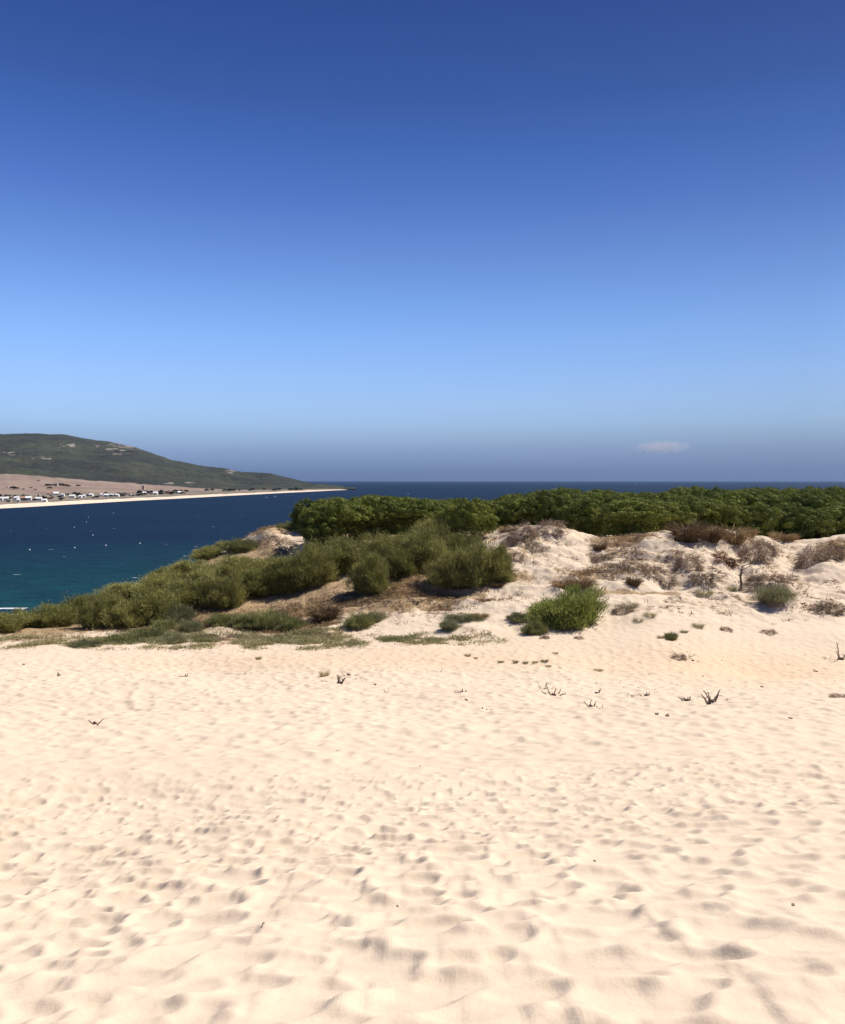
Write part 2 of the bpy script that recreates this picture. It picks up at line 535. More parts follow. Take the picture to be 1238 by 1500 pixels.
dune = link('sand_dune', mesh_np('sand_dune', np.stack([GX, GY, GZ], 1), Fg, M_SAND, True,
                                 {'litter': lit, 'speck': spk, 'ochre': och}))
tag(dune, kind='structure')
# the cap of sand right under the camera
ctr = np.array([[0, 0, float(GZ[:nc].mean())]])
ring = np.stack([GX[:nc], GY[:nc], GZ[:nc]], 1)
Fc = np.array([[0, i + 1, i + 2] for i in range(nc - 1)], int)[:, ::-1]
tag(link('sand_summit', mesh_np('sand_summit', np.vstack([ctr, ring]), Fc, M_SAND, True)), kind='structure')


# ------------------------------------------------------------------ sea
def mat_sea():
    m, n, l, p = new_mat('sea_water')
    pos = geo_pos(n)
    sep = n.new('ShaderNodeSeparateXYZ'); l.new(pos, sep.inputs[0])
    # sea floor: pale sand shows through the shallows near this shore
    dist = n.new('ShaderNodeVectorMath'); dist.operation = 'LENGTH'; l.new(pos, dist.inputs[0])
    sh = node_range(n, l, dist.outputs['Value'], 220, 560, 1.0, 0.0)
    mp = n.new('ShaderNodeMapping'); mp.inputs['Scale'].default_value = (0.6, 1.0, 1.0); l.new(pos, mp.inputs['Vector'])
    v = mp.outputs[0]
    big = node_noise(n, l, 0.006, 5, 0.65, v)
    c = node_mix(n, l, node_range(n, l, big, 0.35, 0.65), (0.0018, 0.0155, 0.040), (0.0025, 0.020, 0.048))
    c = node_mix(n, l, sh, c, (0.004, 0.050, 0.058))
    wavy = node_noise(n, l, 0.10, 6, 0.7, v)
    c = node_mix(n, l, node_range(n, l, wavy, 0.35, 0.7, 0.0, 0.55), c, (0.0016, 0.008, 0.024), 'MIX')
    # whitecaps
    wc = node_math(n, l, 'MULTIPLY', node_noise(n, l, 0.20, 2, 0.5, v), 1.0)
    wc2 = node_math(n, l, 'ADD', wc, node_math(n, l, 'MULTIPLY', node_noise(n, l, 0.45, 3, 0.6, v), 0.06))
    foam = node_range(n, l, wc2, 0.765, 0.79, 0.0, 0.5)
    c = node_mix(n, l, foam, c, (0.6, 0.68, 0.72))
    l.new(c, p.inputs['Base Color'])
    # a wind-roughened sea: steep little waves show mostly water, little of the low sky
    df = n.new('ShaderNodeBsdfDiffuse'); l.new(c, df.inputs['Color'])
    gl = n.new('ShaderNodeBsdfGlossy'); gl.inputs['Roughness'].default_value = 0.35
    mx = n.new('ShaderNodeMixShader'); mx.inputs[0].default_value = 0.055
    l.new(df.outputs[0], mx.inputs[1]); l.new(gl.outputs[0], mx.inputs[2])
    out = [x for x in n if x.type == 'OUTPUT_MATERIAL'][0]
    l.new(mx.outputs[0], out.inputs['Surface'])
    h = node_math(n, l, 'ADD', node_math(n, l, 'MULTIPLY', node_noise(n, l, 0.12, 6, 0.6, v), 3.0),
                  node_math(n, l, 'MULTIPLY', node_noise(n, l, 0.9, 4, 0.6, v), 0.5))
    bump(n, l, h, 0.8, 1.0, df); bump(n, l, h, 0.8, 1.0, gl)
    n.remove(p)
    return m


M_SEA = mat_sea()
ra = np.linspace(0, 2 * math.pi, 181)
rr = np.concatenate([[60], np.exp(np.linspace(math.log(150), math.log(30000), 60))])
A, R_ = np.meshgrid(ra, rr)
SV = np.stack([(R_ * np.sin(A)).ravel(), (R_ * np.cos(A)).ravel(), 0 * R_.ravel()], 1)
i2 = np.arange(A.size).reshape(A.shape)
SF = np.stack([i2[:-1, :-1], i2[:-1, 1:], i2[1:, 1:], i2[1:, :-1]], -1).reshape(-1, 4)[:, ::-1]
tag(link('sea', mesh_np('sea', SV, SF, M_SEA, True)), kind='structure')

# surf breaking on the near beach at the left
M_FOAM = mat_plain('surf_foam', (0.80, 0.84, 0.86), 0.6, 0.25, None, 1.2)
xs = np.linspace(-190, -117, 120)
V = []
for k, off in enumerate((0, 1.2, 2.6, 4.2)):
    hh = (0.03, 0.32, 0.18, 0.03)[k]
    yy = 238 + off + 1.6 * fbm(xs / 9, xs * 0 + k, 3, 40 + k) + 0.05 * (xs + 100)
    V.append(np.stack([xs, yy, hh * (0.7 + fbm(xs / 6, xs * 0, 2, 44)) + 0.03], 1))
V = np.vstack(V)
i3 = np.arange(4 * 120).reshape(4, 120)
SF = np.stack([i3[:-1, :-1], i3[:-1, 1:], i3[1:, 1:], i3[1:, :-1]], -1).reshape(-1, 4)
tag(link('surf', mesh_np('surf', V, SF, M_FOAM, True)), kind='structure')

# ------------------------------------------------------------------ far coast: beach, village flat, dry field, wooded hill
FPXK = [-500, 0, 50, 100, 130, 165, 200, 250, 300, 330, 345, 365, 395, 420, 460, 490, 522]
F_SH = [790, 745, 742.3, 739.3, 737.5, 735.5, 733.5, 731, 728.3, 726.6, 725.8, 724.8, 723.2, 721.9, 720, 718.4, 717.0]
F_BT = [782, 739, 736.5, 734, 732.6, 731, 729.4, 727.2, 724.8, 723.3, 722.6, 721.8, 720.6, 719.6, 718.0, 717.2, 716.7]
F_FB = [755, 724, 723, 722, 721.5, 720.9, 720.1, 719.3, 718.9, 718.8, 718.7, 718.5, 718.1, 717.7, 716.9, 716.5, 716.4]
F_FT = [715, 694, 696.5, 701, 703.5, 706, 708.5, 712, 715.5, 717, 717.4, 717.6, 717.4, 717.0, 716.3, 716.0, 716.2]
F_RG = [640, 635, 635, 637, 643, 648, 655, 673, 683, 686, 690, 691.5, 692.5, 699, 708.5, 712.5, 716.1]
F_RD = [4600, 4400, 4400, 4300, 4250, 4200, 4100, 3900, 3800, 3750, 3700, 3700, 3650, 3600, 3500, 3400, 3330]
fpx = np.arange(-500, 523, 3.5)
I = lambda a: np.interp(fpx, FPXK, a)
sh, bt, fb, ft, rg, rd = map(I, (F_SH, F_BT, F_FB, F_FT, F_RG, F_RD))
dsh = EYE / -slope(sh)
dbt = dsh * 1.045
dfb = dsh * np.interp(fpx, [0, 300, 522], [1.32, 1.16, 1.02])
dft = np.minimum(dsh * np.interp(fpx, [0, 300, 522], [1.9, 1.28, 1.025]), rd * 0.97)
dbt = np.minimum(dbt, dfb * 0.995)
# ragged boundaries
ft = ft + 1.6 * fbm(fpx / 14, fpx * 0, 3, 51) * np.clip((330 - fpx) / 100, 0, 1)
rg = rg + (0.9 * fbm(fpx / 9, fpx * 0, 4, 53) + 0.8 * fbm(fpx / 60, fpx * 0, 2, 54)) * np.clip((500 - fpx) / 80, 0, 1)
bt = bt + 0.8 * fbm(fpx / 9, fpx * 0, 3, 52) * np.clip((500 - fpx) / 100, 0, 1)


def band(name, d0, p0, d1, p1, nrows, mat, curve=1.0, rough=0.0, fscale=120.0, z0=None, z1=None):
    Z0 = zat(p0, d0) if z0 is None else z0; Z1 = zat(p1, d1) if z1 is None else z1
    t = np.linspace(0, 1, nrows)[:, None]
    D = d0[None] * (1 - t) + d1[None] * t
    Z = Z0[None] * (1 - t ** curve) + Z1[None] * t ** curve
    X = (fpx[None] - 619) / FPX * D
    if rough:
        env = np.sin(np.pi * np.clip(t, 0, 1)) ** 0.5
        Z = Z + rough * (fbm(X / fscale, D / fscale, 5, 61, 0.55)) * env
    V = np.stack([X.ravel(), D.ravel(), Z.ravel()], 1)
    ii = np.arange(D.size).reshape(D.shape)
    Fq = np.stack([ii[:-1, :-1], ii[:-1, 1:], ii[1:, 1:], ii[1:, :-1]], -1).reshape(-1, 4)
    o = link(name, mesh_np(name, V, Fq, mat, True))
    tag(o, kind='structure')
    return o


def mat_hill():
    m, n, l, p = new_mat('wooded_hillside')
    pos = geo_pos(n)
    a = node_range(n, l, node_noise(n, l, 0.004, 6, 0.6, pos), 0.38, 0.62)
    c = node_mix(n, l, a, (0.040, 0.043, 0.036), (0.068, 0.076, 0.048))  # greyed greens: distance haze put into the base colour
    c = node_mix(n, l, node_range(n, l, node_noise(n, l, 0.05, 5, 0.7, pos), 0.5, 0.68, 0, 0.6), c, (0.095, 0.095, 0.060))
    c = node_mix(n, l, node_range(n, l, node_noise(n, l, 0.018, 6, 0.75, pos), 0.52, 0.62, 0, 0.7), c, (0.028, 0.031, 0.026))
    c = node_mix(n, l, attr(n, 'rock'), c, (0.34, 0.29, 0.24))
    l.new(c, p.inputs['Base Color'])
    p.inputs['Roughness'].default_value = 0.95
    p.inputs['Specular IOR Level'].default_value = 0.05
    bump(n, l, node_noise(n, l, 0.06, 6, 0.7, pos), 1.0, 14.0, p)
    return m


M_FIELD = mat_plain('dry_field', (0.17, 0.115, 0.083), 0.95, 0, (0.25, 0.175, 0.125), 0.010)
M_FLAT = mat_plain('village_ground', (0.075, 0.068, 0.045), 0.95, 0, (0.24, 0.18, 0.12), 0.020)
M_FARBEACH = mat_plain('far_beach_sand', (0.66, 0.53, 0.40), 0.95, 0, (0.58, 0.45, 0.33), 0.02)
M_HILL = mat_hill()
z_sh = np.full(len(fpx), -0.6)
band('far_beach', dsh * 0.998, sh, dbt, bt, 5, M_FARBEACH, z0=z_sh)
band('village_flat', dbt, bt, dfb, fb, 12, M_FLAT)
band('field', dfb, fb, dft, ft, 30, M_FIELD, 1.0, 3.0, 200)
hill = band('hill', dft, ft, rd, rg, 150, M_HILL, 1.15, 26.0, 260)
back = band('hill_far_side', rd, rg, rd * 1.45, rg, 12, M_HILL, 1.0, 0, z0=zat(rg, rd), z1=np.full(len(fpx), -5.0))
# rocky outcrops: an attribute painted where the bare rock is
for o in (hill, back):
    me = o.data
    co = np.empty(len(me.vertices) * 3, dtype=np.float32)
    me.vertices.foreach_get('co', co)
    co = co.reshape(-1, 3).astype(float)
    ppx = 619 + FPX * co[:, 0] / co[:, 1]
    ppy = 750 - FPX * np.tan(np.arctan((co[:, 2] - EYE) / co[:, 1]) + PITCH)
    rock = np.zeros(len(co))
    nz = fbm(co[:, 0] / 26, co[:, 1] / 60, 5, 71, 0.65)
    for (rx, ry, sx_, sy_, a) in [(177, 657, 15, 6, 1.0), (107, 652, 4, 2, .7), (14, 665, 16, 2.2, .8), (62, 671, 12, 1.8, .6), (340, 690, 7, 2.5, .8),
                                  (250, 707, 8, 2.0, .6), (285, 707, 10, 2.0, .5), (138, 654, 6, 2, .6), (88, 654, 6, 2, .5), (200, 657, 10, 2, .5)]:
        rock = np.maximum(rock, a * np.exp(-((ppx - rx) / sx_) ** 2 - ((ppy - ry) / sy_) ** 2))
    rock = np.clip((rock * 0.75 + nz * 2.2 - 0.5) * 3.0, 0, 0.8) * (rock > 0.12)
    at = me.attributes.new('rock', 'FLOAT', 'POINT')
    at.data.foreach_set('value', rock.astype(np.float32))

# ------------------------------------------------------------------ sea air
def build_haze():
    m = bpy.data.materials.new('sea_haze'); m.use_nodes = True
    n, l = m.node_tree.nodes, m.node_tree.links
    n.clear()
    out = n.new('ShaderNodeOutputMaterial')
    v = n.new('ShaderNodeVolumePrincipled')
    v.inputs['Color'].default_value = (0.25, 0.37, 0.63, 1)
    v.inputs['Density'].default_value = HAZE
    v.inputs['Anisotropy'].default_value = 0.2
    l.new(v.outputs[0], out.inputs['Volume'])
    x, z0, z1 = 31000.0, -15.0, 330.0
    V = np.array([[a, b, c] for a in (-x, x) for b in (-x, x) for c in (z0, z1)])
    Fh = np.array([[0, 1, 3, 2], [4, 6, 7, 5], [0, 4, 5, 1], [2, 3, 7, 6], [0, 2, 6, 4], [1, 5, 7, 3]])
    tag(link('haze', mesh_np('haze', V, Fh, m)), kind='stuff')


HAZE = 2.4e-5
build_haze()

# ------------------------------------------------------------------ plant builders
def unit(v):
    return v / np.maximum(np.linalg.norm(v, axis=-1, keepdims=True), 1e-9)


def blades(P, D, L, Wd, r, tip=0.3, bend=0.0):
    """one tapered strip per point: two quads when bent, one otherwise"""
    n = len(P)
    D = unit(D)
    S = unit(np.cross(D, r.normal(size=(n, 3))))
    L = np.broadcast_to(L, (n,))[:, None]; Wd = np.broadcast_to(Wd, (n,))[:, None]
    if bend == 0.0:
        V = np.stack([P - S * Wd / 2, P + S * Wd / 2, P + D * L + S * Wd * tip / 2, P + D * L - S * Wd * tip / 2], 1).reshape(-1, 3)
        F = np.arange(4 * n).reshape(n, 4)
        return V, F
    h = D * np.array([1, 1, 0.0]) + 1e-3
    D2 = unit(D + unit(h) * bend - np.array([0, 0, 1.0]) * bend)
    M = P + D * L * 0.5
    T = M + D2 * L * 0.5
    V = np.stack([P - S * Wd / 2, P + S * Wd / 2, M + S * Wd * 0.42, M - S * Wd * 0.42, T + S * Wd * tip / 2, T - S * Wd * tip / 2], 1).reshape(-1, 3)
    b = np.arange(n)[:, None] * 6
    F = np.concatenate([b + np.array([[0, 1, 2, 3]]), b + np.array([[3, 2, 4, 5]])], 0)
    return V, F


def tubes(paths, sides=6):
    """paths: list of (points (k,3), radii (k,)) -> V, quads"""
    Vs, Fs, off = [], [], 0
    for P, Rd in paths:
        P = np.asarray(P, float); Rd = np.asarray(Rd, float)
        k = len(P)
        T = unit(np.gradient(P, axis=0))
        ref = np.array([0.31, 0.95, 0.05]) if abs(T[0][2]) > 0.5 else np.array([0.1, 0.05, 1.0])
        A1 = unit(np.cross(T, ref)); B1 = np.cross(T, A1)
        an = np.linspace(0, 2 * math.pi, sides, endpoint=False)
        ring = P[:, None] + Rd[:, None, None] * (np.cos(an)[None, :, None] * A1[:, None] + np.sin(an)[None, :, None] * B1[:, None])
        Vs.append(ring.reshape(-1, 3))
        Vs.append(P[-1:] + T[-1:] * Rd[-1] * 0.5)
        for i in range(k - 1):
            for j in range(sides):
                j2 = (j + 1) % sides
                Fs.append([off + i * sides + j, off + i * sides + j2, off + (i + 1) * sides + j2, off + (i + 1) * sides + j])
        tip = off + k * sides
        for j in range(0, sides, 2):
            Fs.append([off + (k - 1) * sides + j, off + (k - 1) * sides + (j + 1) % sides, off + (k - 1) * sides + (j + 2) % sides, tip])
        off += k * sides + 1
    return np.vstack(Vs), np.array(Fs)


def crooked(p0, d0, length, r0, r1, r, k=6, wob=0.18):
    P = [np.array(p0, float)]
    d = unit(np.array(d0, float))
    for i in range(k - 1):
        d = unit(d + r.normal(size=3) * wob)
        P.append(P[-1] + d * length / (k - 1))
    return np.array(P), np.linspace(r0, r1, k)


def dome_dirs(n, r, lo=0.0):
    az = r.uniform(0, 2 * math.pi, n)
    sz = r.uniform(lo, 1.0, n)
    c = np.sqrt(1 - sz ** 2)
    return np.stack([c * np.cos(az), c * np.sin(az), sz], 1)


def broom_mesh(seed, R=1.5, H=2.0, n=13500, mat=None, L=(0.09, 0.24), Wd=(0.016, 0.034), K=60, up=0.35):
    r = np.random.default_rng(seed)
    kd = dome_dirs(K, r, 0.02)
    kr = r.uniform(0.50, 1.06, K)[:, None]
    KP = kd * kr * np.array([R, R, H]) * 0.86
    KP[:, 2] += 0.12 * H
    ks = r.uniform(0.15, 0.30, K)
    w = r.integers(0, K, n)
    off = r.normal(size=(n, 3)) * ks[w][:, None] * np.array([R, R, H * 0.75]) * 0.52
    P = KP[w] + off
    P[:, 2] = np.maximum(P[:, 2], 0.03)
    D = unit(P - np.array([0, 0, -0.25 * H])) + np.array([0, 0, up]) + r.normal(size=(n, 3)) * 0.58
    V, F = blades(P, D, r.uniform(*L, n), r.uniform(*Wd, n), r)
    # inner filling so that it is not see-through
    m = n // 3
    P2 = dome_dirs(m, r, 0.0) * (r.uniform(0.1, 0.75, m) ** 0.6)[:, None] * np.array([R, R, H]) * 0.8
    V2, F2 = blades(P2, unit(P2 + 0.1) + np.array([0, 0, 0.4]) + r.normal(size=(m, 3)) * 0.4, r.uniform(*L, m) * 1.2, r.uniform(*Wd, m) * 1.8, r)
    return mesh_np('foliage', np.vstack([V, V2]), np.vstack([F, F2 + len(V)]), mat)


def stems_mesh(seed, R=1.5, H=2.0, n=14, r0=0.035):
    r = np.random.default_rng(seed)
    ps = []
    for _ in range(n):
        d = dome_dirs(1, r, 0.25)[0]
        ps.append(crooked((r.normal() * 0.1 * R, r.normal() * 0.1 * R, -0.15), d + np.array([0, 0, 0.4]), 0.85 * H, r0, r0 * 0.3, r, 5, 0.12))
    V, F = tubes(ps, 5)
    return mesh_np('stems', V, F, M_BARK)


def pine_crown(seed, R=3.0, H=2.6, puffs=115, per=140, lo=-0.6):
    """umbrella crown seated at z = 0 .. H (shifted later): rounded needle puffs over a lumpy dome"""
    r = np.random.default_rng(seed)
    d = dome_dirs(puffs, r, lo)
    lump = 1 + 0.30 * fbm(d[:, 0] * 1.6 + seed, d[:, 1] * 1.6 + d[:, 2], 3, seed)
    c = d * (lump * r.uniform(0.80, 1.04, puffs))[:, None] * np.array([R, R, H]) * 0.88
    c[:, 2] = np.where(c[:, 2] < 0, c[:, 2] * 0.95, c[:, 2])
    s = r.uniform(0.34, 0.62, puffs)
    Vs, Fs, off = [], [], 0
    for ci, di, si in zip(c, d, s):
        q = dome_dirs(per, r, -0.55)
        # lean each puff towards the light
        P = ci + q * si * np.array([1, 1, 0.8]) * r.uniform(0.78, 1.0, per)[:, None]
        D = q + np.array([0, 0, 0.45]) + r.normal(size=(per, 3)) * 0.45
        V, F = blades(P, D, r.uniform(0.10, 0.20, per), r.uniform(0.05, 0.09, per), r, 0.55)
        k = per * 3 // 4
        T = unit(np.cross(q[:k], r.normal(size=(k, 3))) + q[:k] * 0.25)
        S = unit(np.cross(T, q[:k] + r.normal(size=(k, 3)) * 0.25))
        Lk = r.uniform(0.12, 0.22, k)[:, None]; Wk = r.uniform(0.05, 0.09, k)[:, None]
        P0 = P[:k] - T * Lk / 2
        V[:4 * k] = np.stack([P0 - S * Wk / 2, P0 + S * Wk / 2, P0 + T * Lk + S * Wk * 0.35, P0 + T * Lk - S * Wk * 0.35], 1).reshape(-1, 3)
        Vs.append(V); Fs.append(F + off); off += len(V)
    # sparse inner foliage
    m = 900
    P = dome_dirs(m, r, -0.1) * (r.uniform(0.2, 0.8, m))[:, None] * np.array([R, R, H]) * 0.85
    V, F = blades(P, r.normal(size=(m, 3)) + np.array([0, 0, 0.5]), r.uniform(0.25, 0.45, m), r.uniform(0.12, 0.2, m), r, 0.5)
    Vs.append(V); Fs.append(F + off)
    return np.vstack(Vs), np.vstack(Fs)


def pine_proto(seed, R, CH, TH_, lo=-0.6):
    """TH_ = height of the crown's centre plane above the ground"""
    V, F = pine_crown(seed, R, CH, lo=lo)
    V = V + np.array([0, 0, TH_])
    # inner boughs and understorey added to fill the gap below the umbrella with darkness
    r = np.random.default_rng(seed + 50)
    m = 1500
    a = r.uniform(0, 2 * math.pi, m); q = R * 0.72 * np.sqrt(r.uniform(0, 1, m))
    P = np.stack([q * np.cos(a), q * np.sin(a), r.uniform(0.0, TH_ + 0.3, m)], 1)
    V2, F2 = blades(P, r.normal(size=(m, 3)) + np.array([0, 0, 0.4]), r.uniform(0.2, 0.4, m), r.uniform(0.06, 0.13, m), r, 0.5)
    F = np.vstack([F, F2 + len(V)]); V = np.vstack([V, V2])
    crown = mesh_np('crown', V, F, M_PINE)
    r = np.random.default_rng(seed + 100)
    ps = [crooked((0, 0, -0.6), (r.normal() * 0.12, r.normal() * 0.12, 1), TH_ + 1.0, 0.20, 0.12, r, 7, 0.08)]
    top = ps[0][0][-2]
    for k in range(9):
        a = k * 2 * math.pi / 9 + r.uniform(-0.3, 0.3)
        ps.append(crooked(ps[0][0][3 + k % 3], (math.cos(a), math.sin(a), r.uniform(0.15, 0.7)), R * r.uniform(0.6, 0.9), 0.085, 0.025, r, 6, 0.16))
    V, F = tubes(ps, 6)
    trunk = mesh_np('trunk', V, F, M_BARK)
    return crown, trunk, TH_ + CH * 0.98, R


def tuft_mesh(name, seed, R, H, n, mat, W_=(0.012, 0.03), spread=0.6, bend=0.6, base=0.35):
    r = np.random.default_rng(seed)
    az = r.uniform(0, 2 * math.pi, n); rad = R * base * np.sqrt(r.uniform(0, 1, n))
    P = np.stack([rad * np.cos(az), rad * np.sin(az), np.full(n, -0.03)], 1)
    D = np.stack([np.cos(az) * spread, np.sin(az) * spread, np.ones(n)], 1) + r.normal(size=(n, 3)) * 0.3
    D[:, 2] = np.abs(D[:, 2])
    V, F = blades(P, D, r.uniform(0.5, 1.1, n) * H, r.uniform(*W_, n), r, 0.2, bend)
    return mesh_np(name, V, F, mat)


def mat_mesh(name, seed, R, H, n, mat, W_=(0.02, 0.045)):
    """low mound of dead, drooping stems"""
    r = np.random.default_rng(seed)
    q = dome_dirs(n, r, 0.0)
    lump = 1 + 1.1 * fbm(q[:, 0] * 2.2 + seed, q[:, 1] * 2.2, 4, seed)
    P = q * lump[:, None] * np.array([R, R, H]) * r.uniform(0.75, 1.0, n)[:, None]
    P[:, 2] -= 0.03
    D = q * np.array([1, 1, 0.2]) + np.array([0, 0, -0.12]) + r.normal(size=(n, 3)) * 0.42
    V, F = blades(P, D, r.uniform(0.15, 0.42, n), r.uniform(*W_, n), r, 0.3, 0.25)
    # roots and stalks that stick out
    ps = []
    for _ in range(9):
        a = r.uniform(0, 2 * math.pi)
        ps.append(crooked((0.5 * R * math.cos(a), 0.5 * R * math.sin(a), 0), (math.cos(a), math.sin(a), r.uniform(-0.1, 0.7)), r.uniform(0.4, 0.9) * R, 0.022, 0.008, r, 5, 0.25))
    V2, F2 = tubes(ps, 4)
    return mesh_np(name, np.vstack([V, V2]), np.vstack([F, F2 + len(V)]), mat)


# ------------------------------------------------------------------ finding the spot under a picture point
D_SC = np.arange(2.0, 110, 0.1)


def locate(px, py, dmin=2.0):
    x = (px - 619.0) / FPX * D_SC
    z = ground(x, D_SC, False)
    p = 750 - FPX * np.tan(np.arctan((z - EYE) / D_SC) + PITCH)
    ok = np.where((p <= py) & (D_SC >= dmin))[0]
    i = ok[0] if len(ok) else len(D_SC) - 1
    d = float(D_SC[i])
    return float(x[i]), d, float(z[i])


def normal_at(x, y, e=0.5):
    dzx = (gz(x + e, y) - gz(x - e, y)) / (2 * e); dzy = (gz(x, y + e) - gz(x, y - e)) / (2 * e)
    return Vector((-dzx, -dzy, 1)).normalized()


def lay(o, x, y, z, rz, sc, tilt=0.0):
    o.location = (x, y, z)
    q = Vector((0, 0, 1)).lerp(normal_at(x, y), tilt).normalized().to_track_quat('Z', 'Y')
    from mathutils import Quaternion
    o.rotation_mode = 'QUATERNION'
    o.rotation_quaternion = q @ Quaternion((0, 0, 1), rz)
    o.scale = sc


R0 = random.Random(5)

# ------------------------------------------------------------------ umbrella pines
PINES = [pine_proto(21, 3.0, 2.4, 2.4, -0.40), pine_proto(22, 3.3, 2.0, 3.0, -0.12), pine_proto(23, 2.8, 2.6, 2.0, -0.6), pine_proto(24, 3.0, 2.2, 2.6, -0.28), pine_proto(25, 3.3, 2.5, 2.0, -0.55)]


def pine(px, d, top_py, w_m, label, group, proto, lean=0.0):
    crown, trunk, h0, r0 = PINES[proto]
    x = (px - 619.0) / FPX * d
    z = gz(x, d)
    h = max(3.2, float(zat(top_py, d)) - z)
    root = bpy.data.objects.new('umbrella_pine', None)
    COL.objects.link(root)
    root.location = (x, d, z)
    root.rotation_euler = (0, 0, R0.uniform(0, 6.28))
    k = w_m / (2 * r0)
    root.scale = (k, k, h / h0)
    tag(root, label, 'pine tree', group)
    link('trunk', trunk, root)
    link('crown', crown, root)
    return root


SKY_PX = [380, 450, 480, 560, 600, 640, 700, 740, 800, 850, 900, 960, 990, 1010, 1060, 1130, 1180, 1238, 1700]
SKY_PY = [748, 741, 729, 727, 731, 733, 734, 729, 719, 719, 722, 725, 720, 716, 719, 716, 718, 717, 717]
_U = ['', 'first', 'second', 'third', 'fourth', 'fifth', 'sixth', 'seventh', 'eighth', 'ninth', 'tenth', 'eleventh', 'twelfth', 'thirteenth', 'fourteenth', 'fifteenth',
      'sixteenth', 'seventeenth', 'eighteenth', 'nineteenth']
_T = ['', '', 'twenty', 'thirty', 'forty', 'fifty', 'sixty', 'seventy', 'eighty', 'ninety']


def ordinal(n):
    if n >= 100:
        return 'hundredth' if n == 100 else 'hundred-and-' + ordinal(n - 100)
    if n < 20:
        return _U[n]
    t = _T[n // 10]
    return (t[:-1] + 'ieth') if n % 10 == 0 else t + '-' + _U[n % 10]


def rank_labels(objs, fmt, group=None):
    """name look-alikes by their order from left to right as the camera sees them"""
    for i, o in enumerate(sorted(objs, key=lambda o: o.location.x / o.location.y)):
        o['label'] = fmt % ordinal(i + 1)


GP = 'umbrella pines in the wood behind the dune'
CANOPY = [[], [], [], [], []]
FRONT = [
    (494, 72, 731, 6.4, 1, 'umbrella pine at the left end of the wood, its crown hanging down to the slope'),
    (458, 78, 750, 4.4, 2, 'small dark pine half hidden at the far left tip of the wood'),
    (470, 70, 762, 4.2, 4, 'low dark pine hugging the slope at the left end of the wood'),
    (545, 75, 729, 6.0, 1, 'flat-topped pine second from the left end of the wood'),
    (598, 76, 731, 6.2, 1, 'umbrella pine over the deep dark hollow left of the round front pine'),
    (642, 78, 735, 5.4, 3, 'umbrella pine just behind the round front pine, on its left'),
    (683, 67.5, 748, 4.9, 4, 'round bushy pine standing forward of the wood above the big broom bush'),
    (722, 78, 738, 5.0, 0, 'pine just right of the round front pine, left of the bare sand peak'),
    (765, 77, 737, 5.0, 3, 'pine directly behind the straw-topped sand peak'),
    (806, 76, 722, 4.8, 2, 'dark tall pine just right behind the sand peak'),
    (852, 73, 741, 4.6, 4, 'low bushy pine at the foot of the gully right of the sand peak'),
    (880, 78, 726, 5.6, 1, 'broad pine above the gully right of the sand peak'),
    (925, 69, 744, 6.6, 3, 'bright green pine bulging forward over the shaded dune edge'),
    (968, 73, 736, 5.4, 3, 'pine just right of the bright one that bulges over the dune edge'),
    (1012, 76, 728, 6.0, 1, 'pine behind the long brown grass mound, left part'),
    (1062, 77, 733, 5.6, 4, 'pine behind the long brown grass mound, right part'),
    (1108, 76, 740, 5.4, 2, 'pine between the brown grass mound and the shaded sandy pocket'),
    (1152, 79, 736, 5.4, 0, 'dark pine behind the shaded sandy pocket'),
    (1186, 74.5, 756, 5.0, 4, 'low pine casting its shade into the sandy pocket'),
    (1232, 76, 742, 5.6, 3, 'pine at the right edge of the photo, above the dark-topped dune'),
]
placed = []
for px, d, top, w, pr, lab in FRONT:
    pine(px, d, top, w, lab, GP, pr)
    placed.append(((px - 619) / FPX * d, d))
for px, d in ((1300, 76), (1370, 77), (1440, 76), (1510, 79)):
    placed.append(((px - 619) / FPX * d, d))
    pine(px, d, 738, 5.6, 'umbrella pine of the front row beyond the right edge, ' + ordinal(int((px - 1230) / 70)), GP, R0.randrange(5))
cnt = 0
rp = random.Random(9)
while cnt < 6000 and len(placed) < 225:
    cnt += 1
    d = 79 + 130 * rp.random() ** 1.15
    px = rp.uniform(455, 1560)
    if px > 1300 and d > 130:
        continue
    x = (px - 619) / FPX * d
    sp = 4.1 + (d - 79) * 0.030
    if any((x - a) ** 2 + (d - b) ** 2 < sp * sp for a, b in placed):
        continue
    # the left end of the wood tapers off
    if px < 470 + (d - 79) * 0.6:
        continue
    placed.append((x, d))
    base = float(np.interp(px, SKY_PX, SKY_PY))
    fade = max(0.0, 1 - (d - 79) / 40.0)
    top = base + 10 * fade + rp.uniform(-2.2, 5.0) * (0.6 + fade)
    if d > 120 and rp.random() < 0.12:
        top -= 2.0
    zone = 'left' if px < 740 else ('middle' if px < 990 else 'right')
    lab = {'left': 'green pine crown in the closed canopy left of the sand peak',
           'middle': 'green pine crown in the closed canopy right above the sand peak and gully',
           'right': 'green pine crown in the closed canopy on the right, behind the brown grass mound'}[zone]
    o = pine(px, d, top, sp * rp.uniform(1.25, 1.6), lab, 'pines of the closed canopy', rp.randrange(5))
    CANOPY[int(np.searchsorted([92, 108, 130, 160], d))].append(o)
for objs, rowname in zip(CANOPY, ('first', 'second', 'third', 'fourth', 'farthest')):
    rank_labels(objs, 'closed canopy pine crown, ' + rowname + ' row back from the dune, %s from the left')

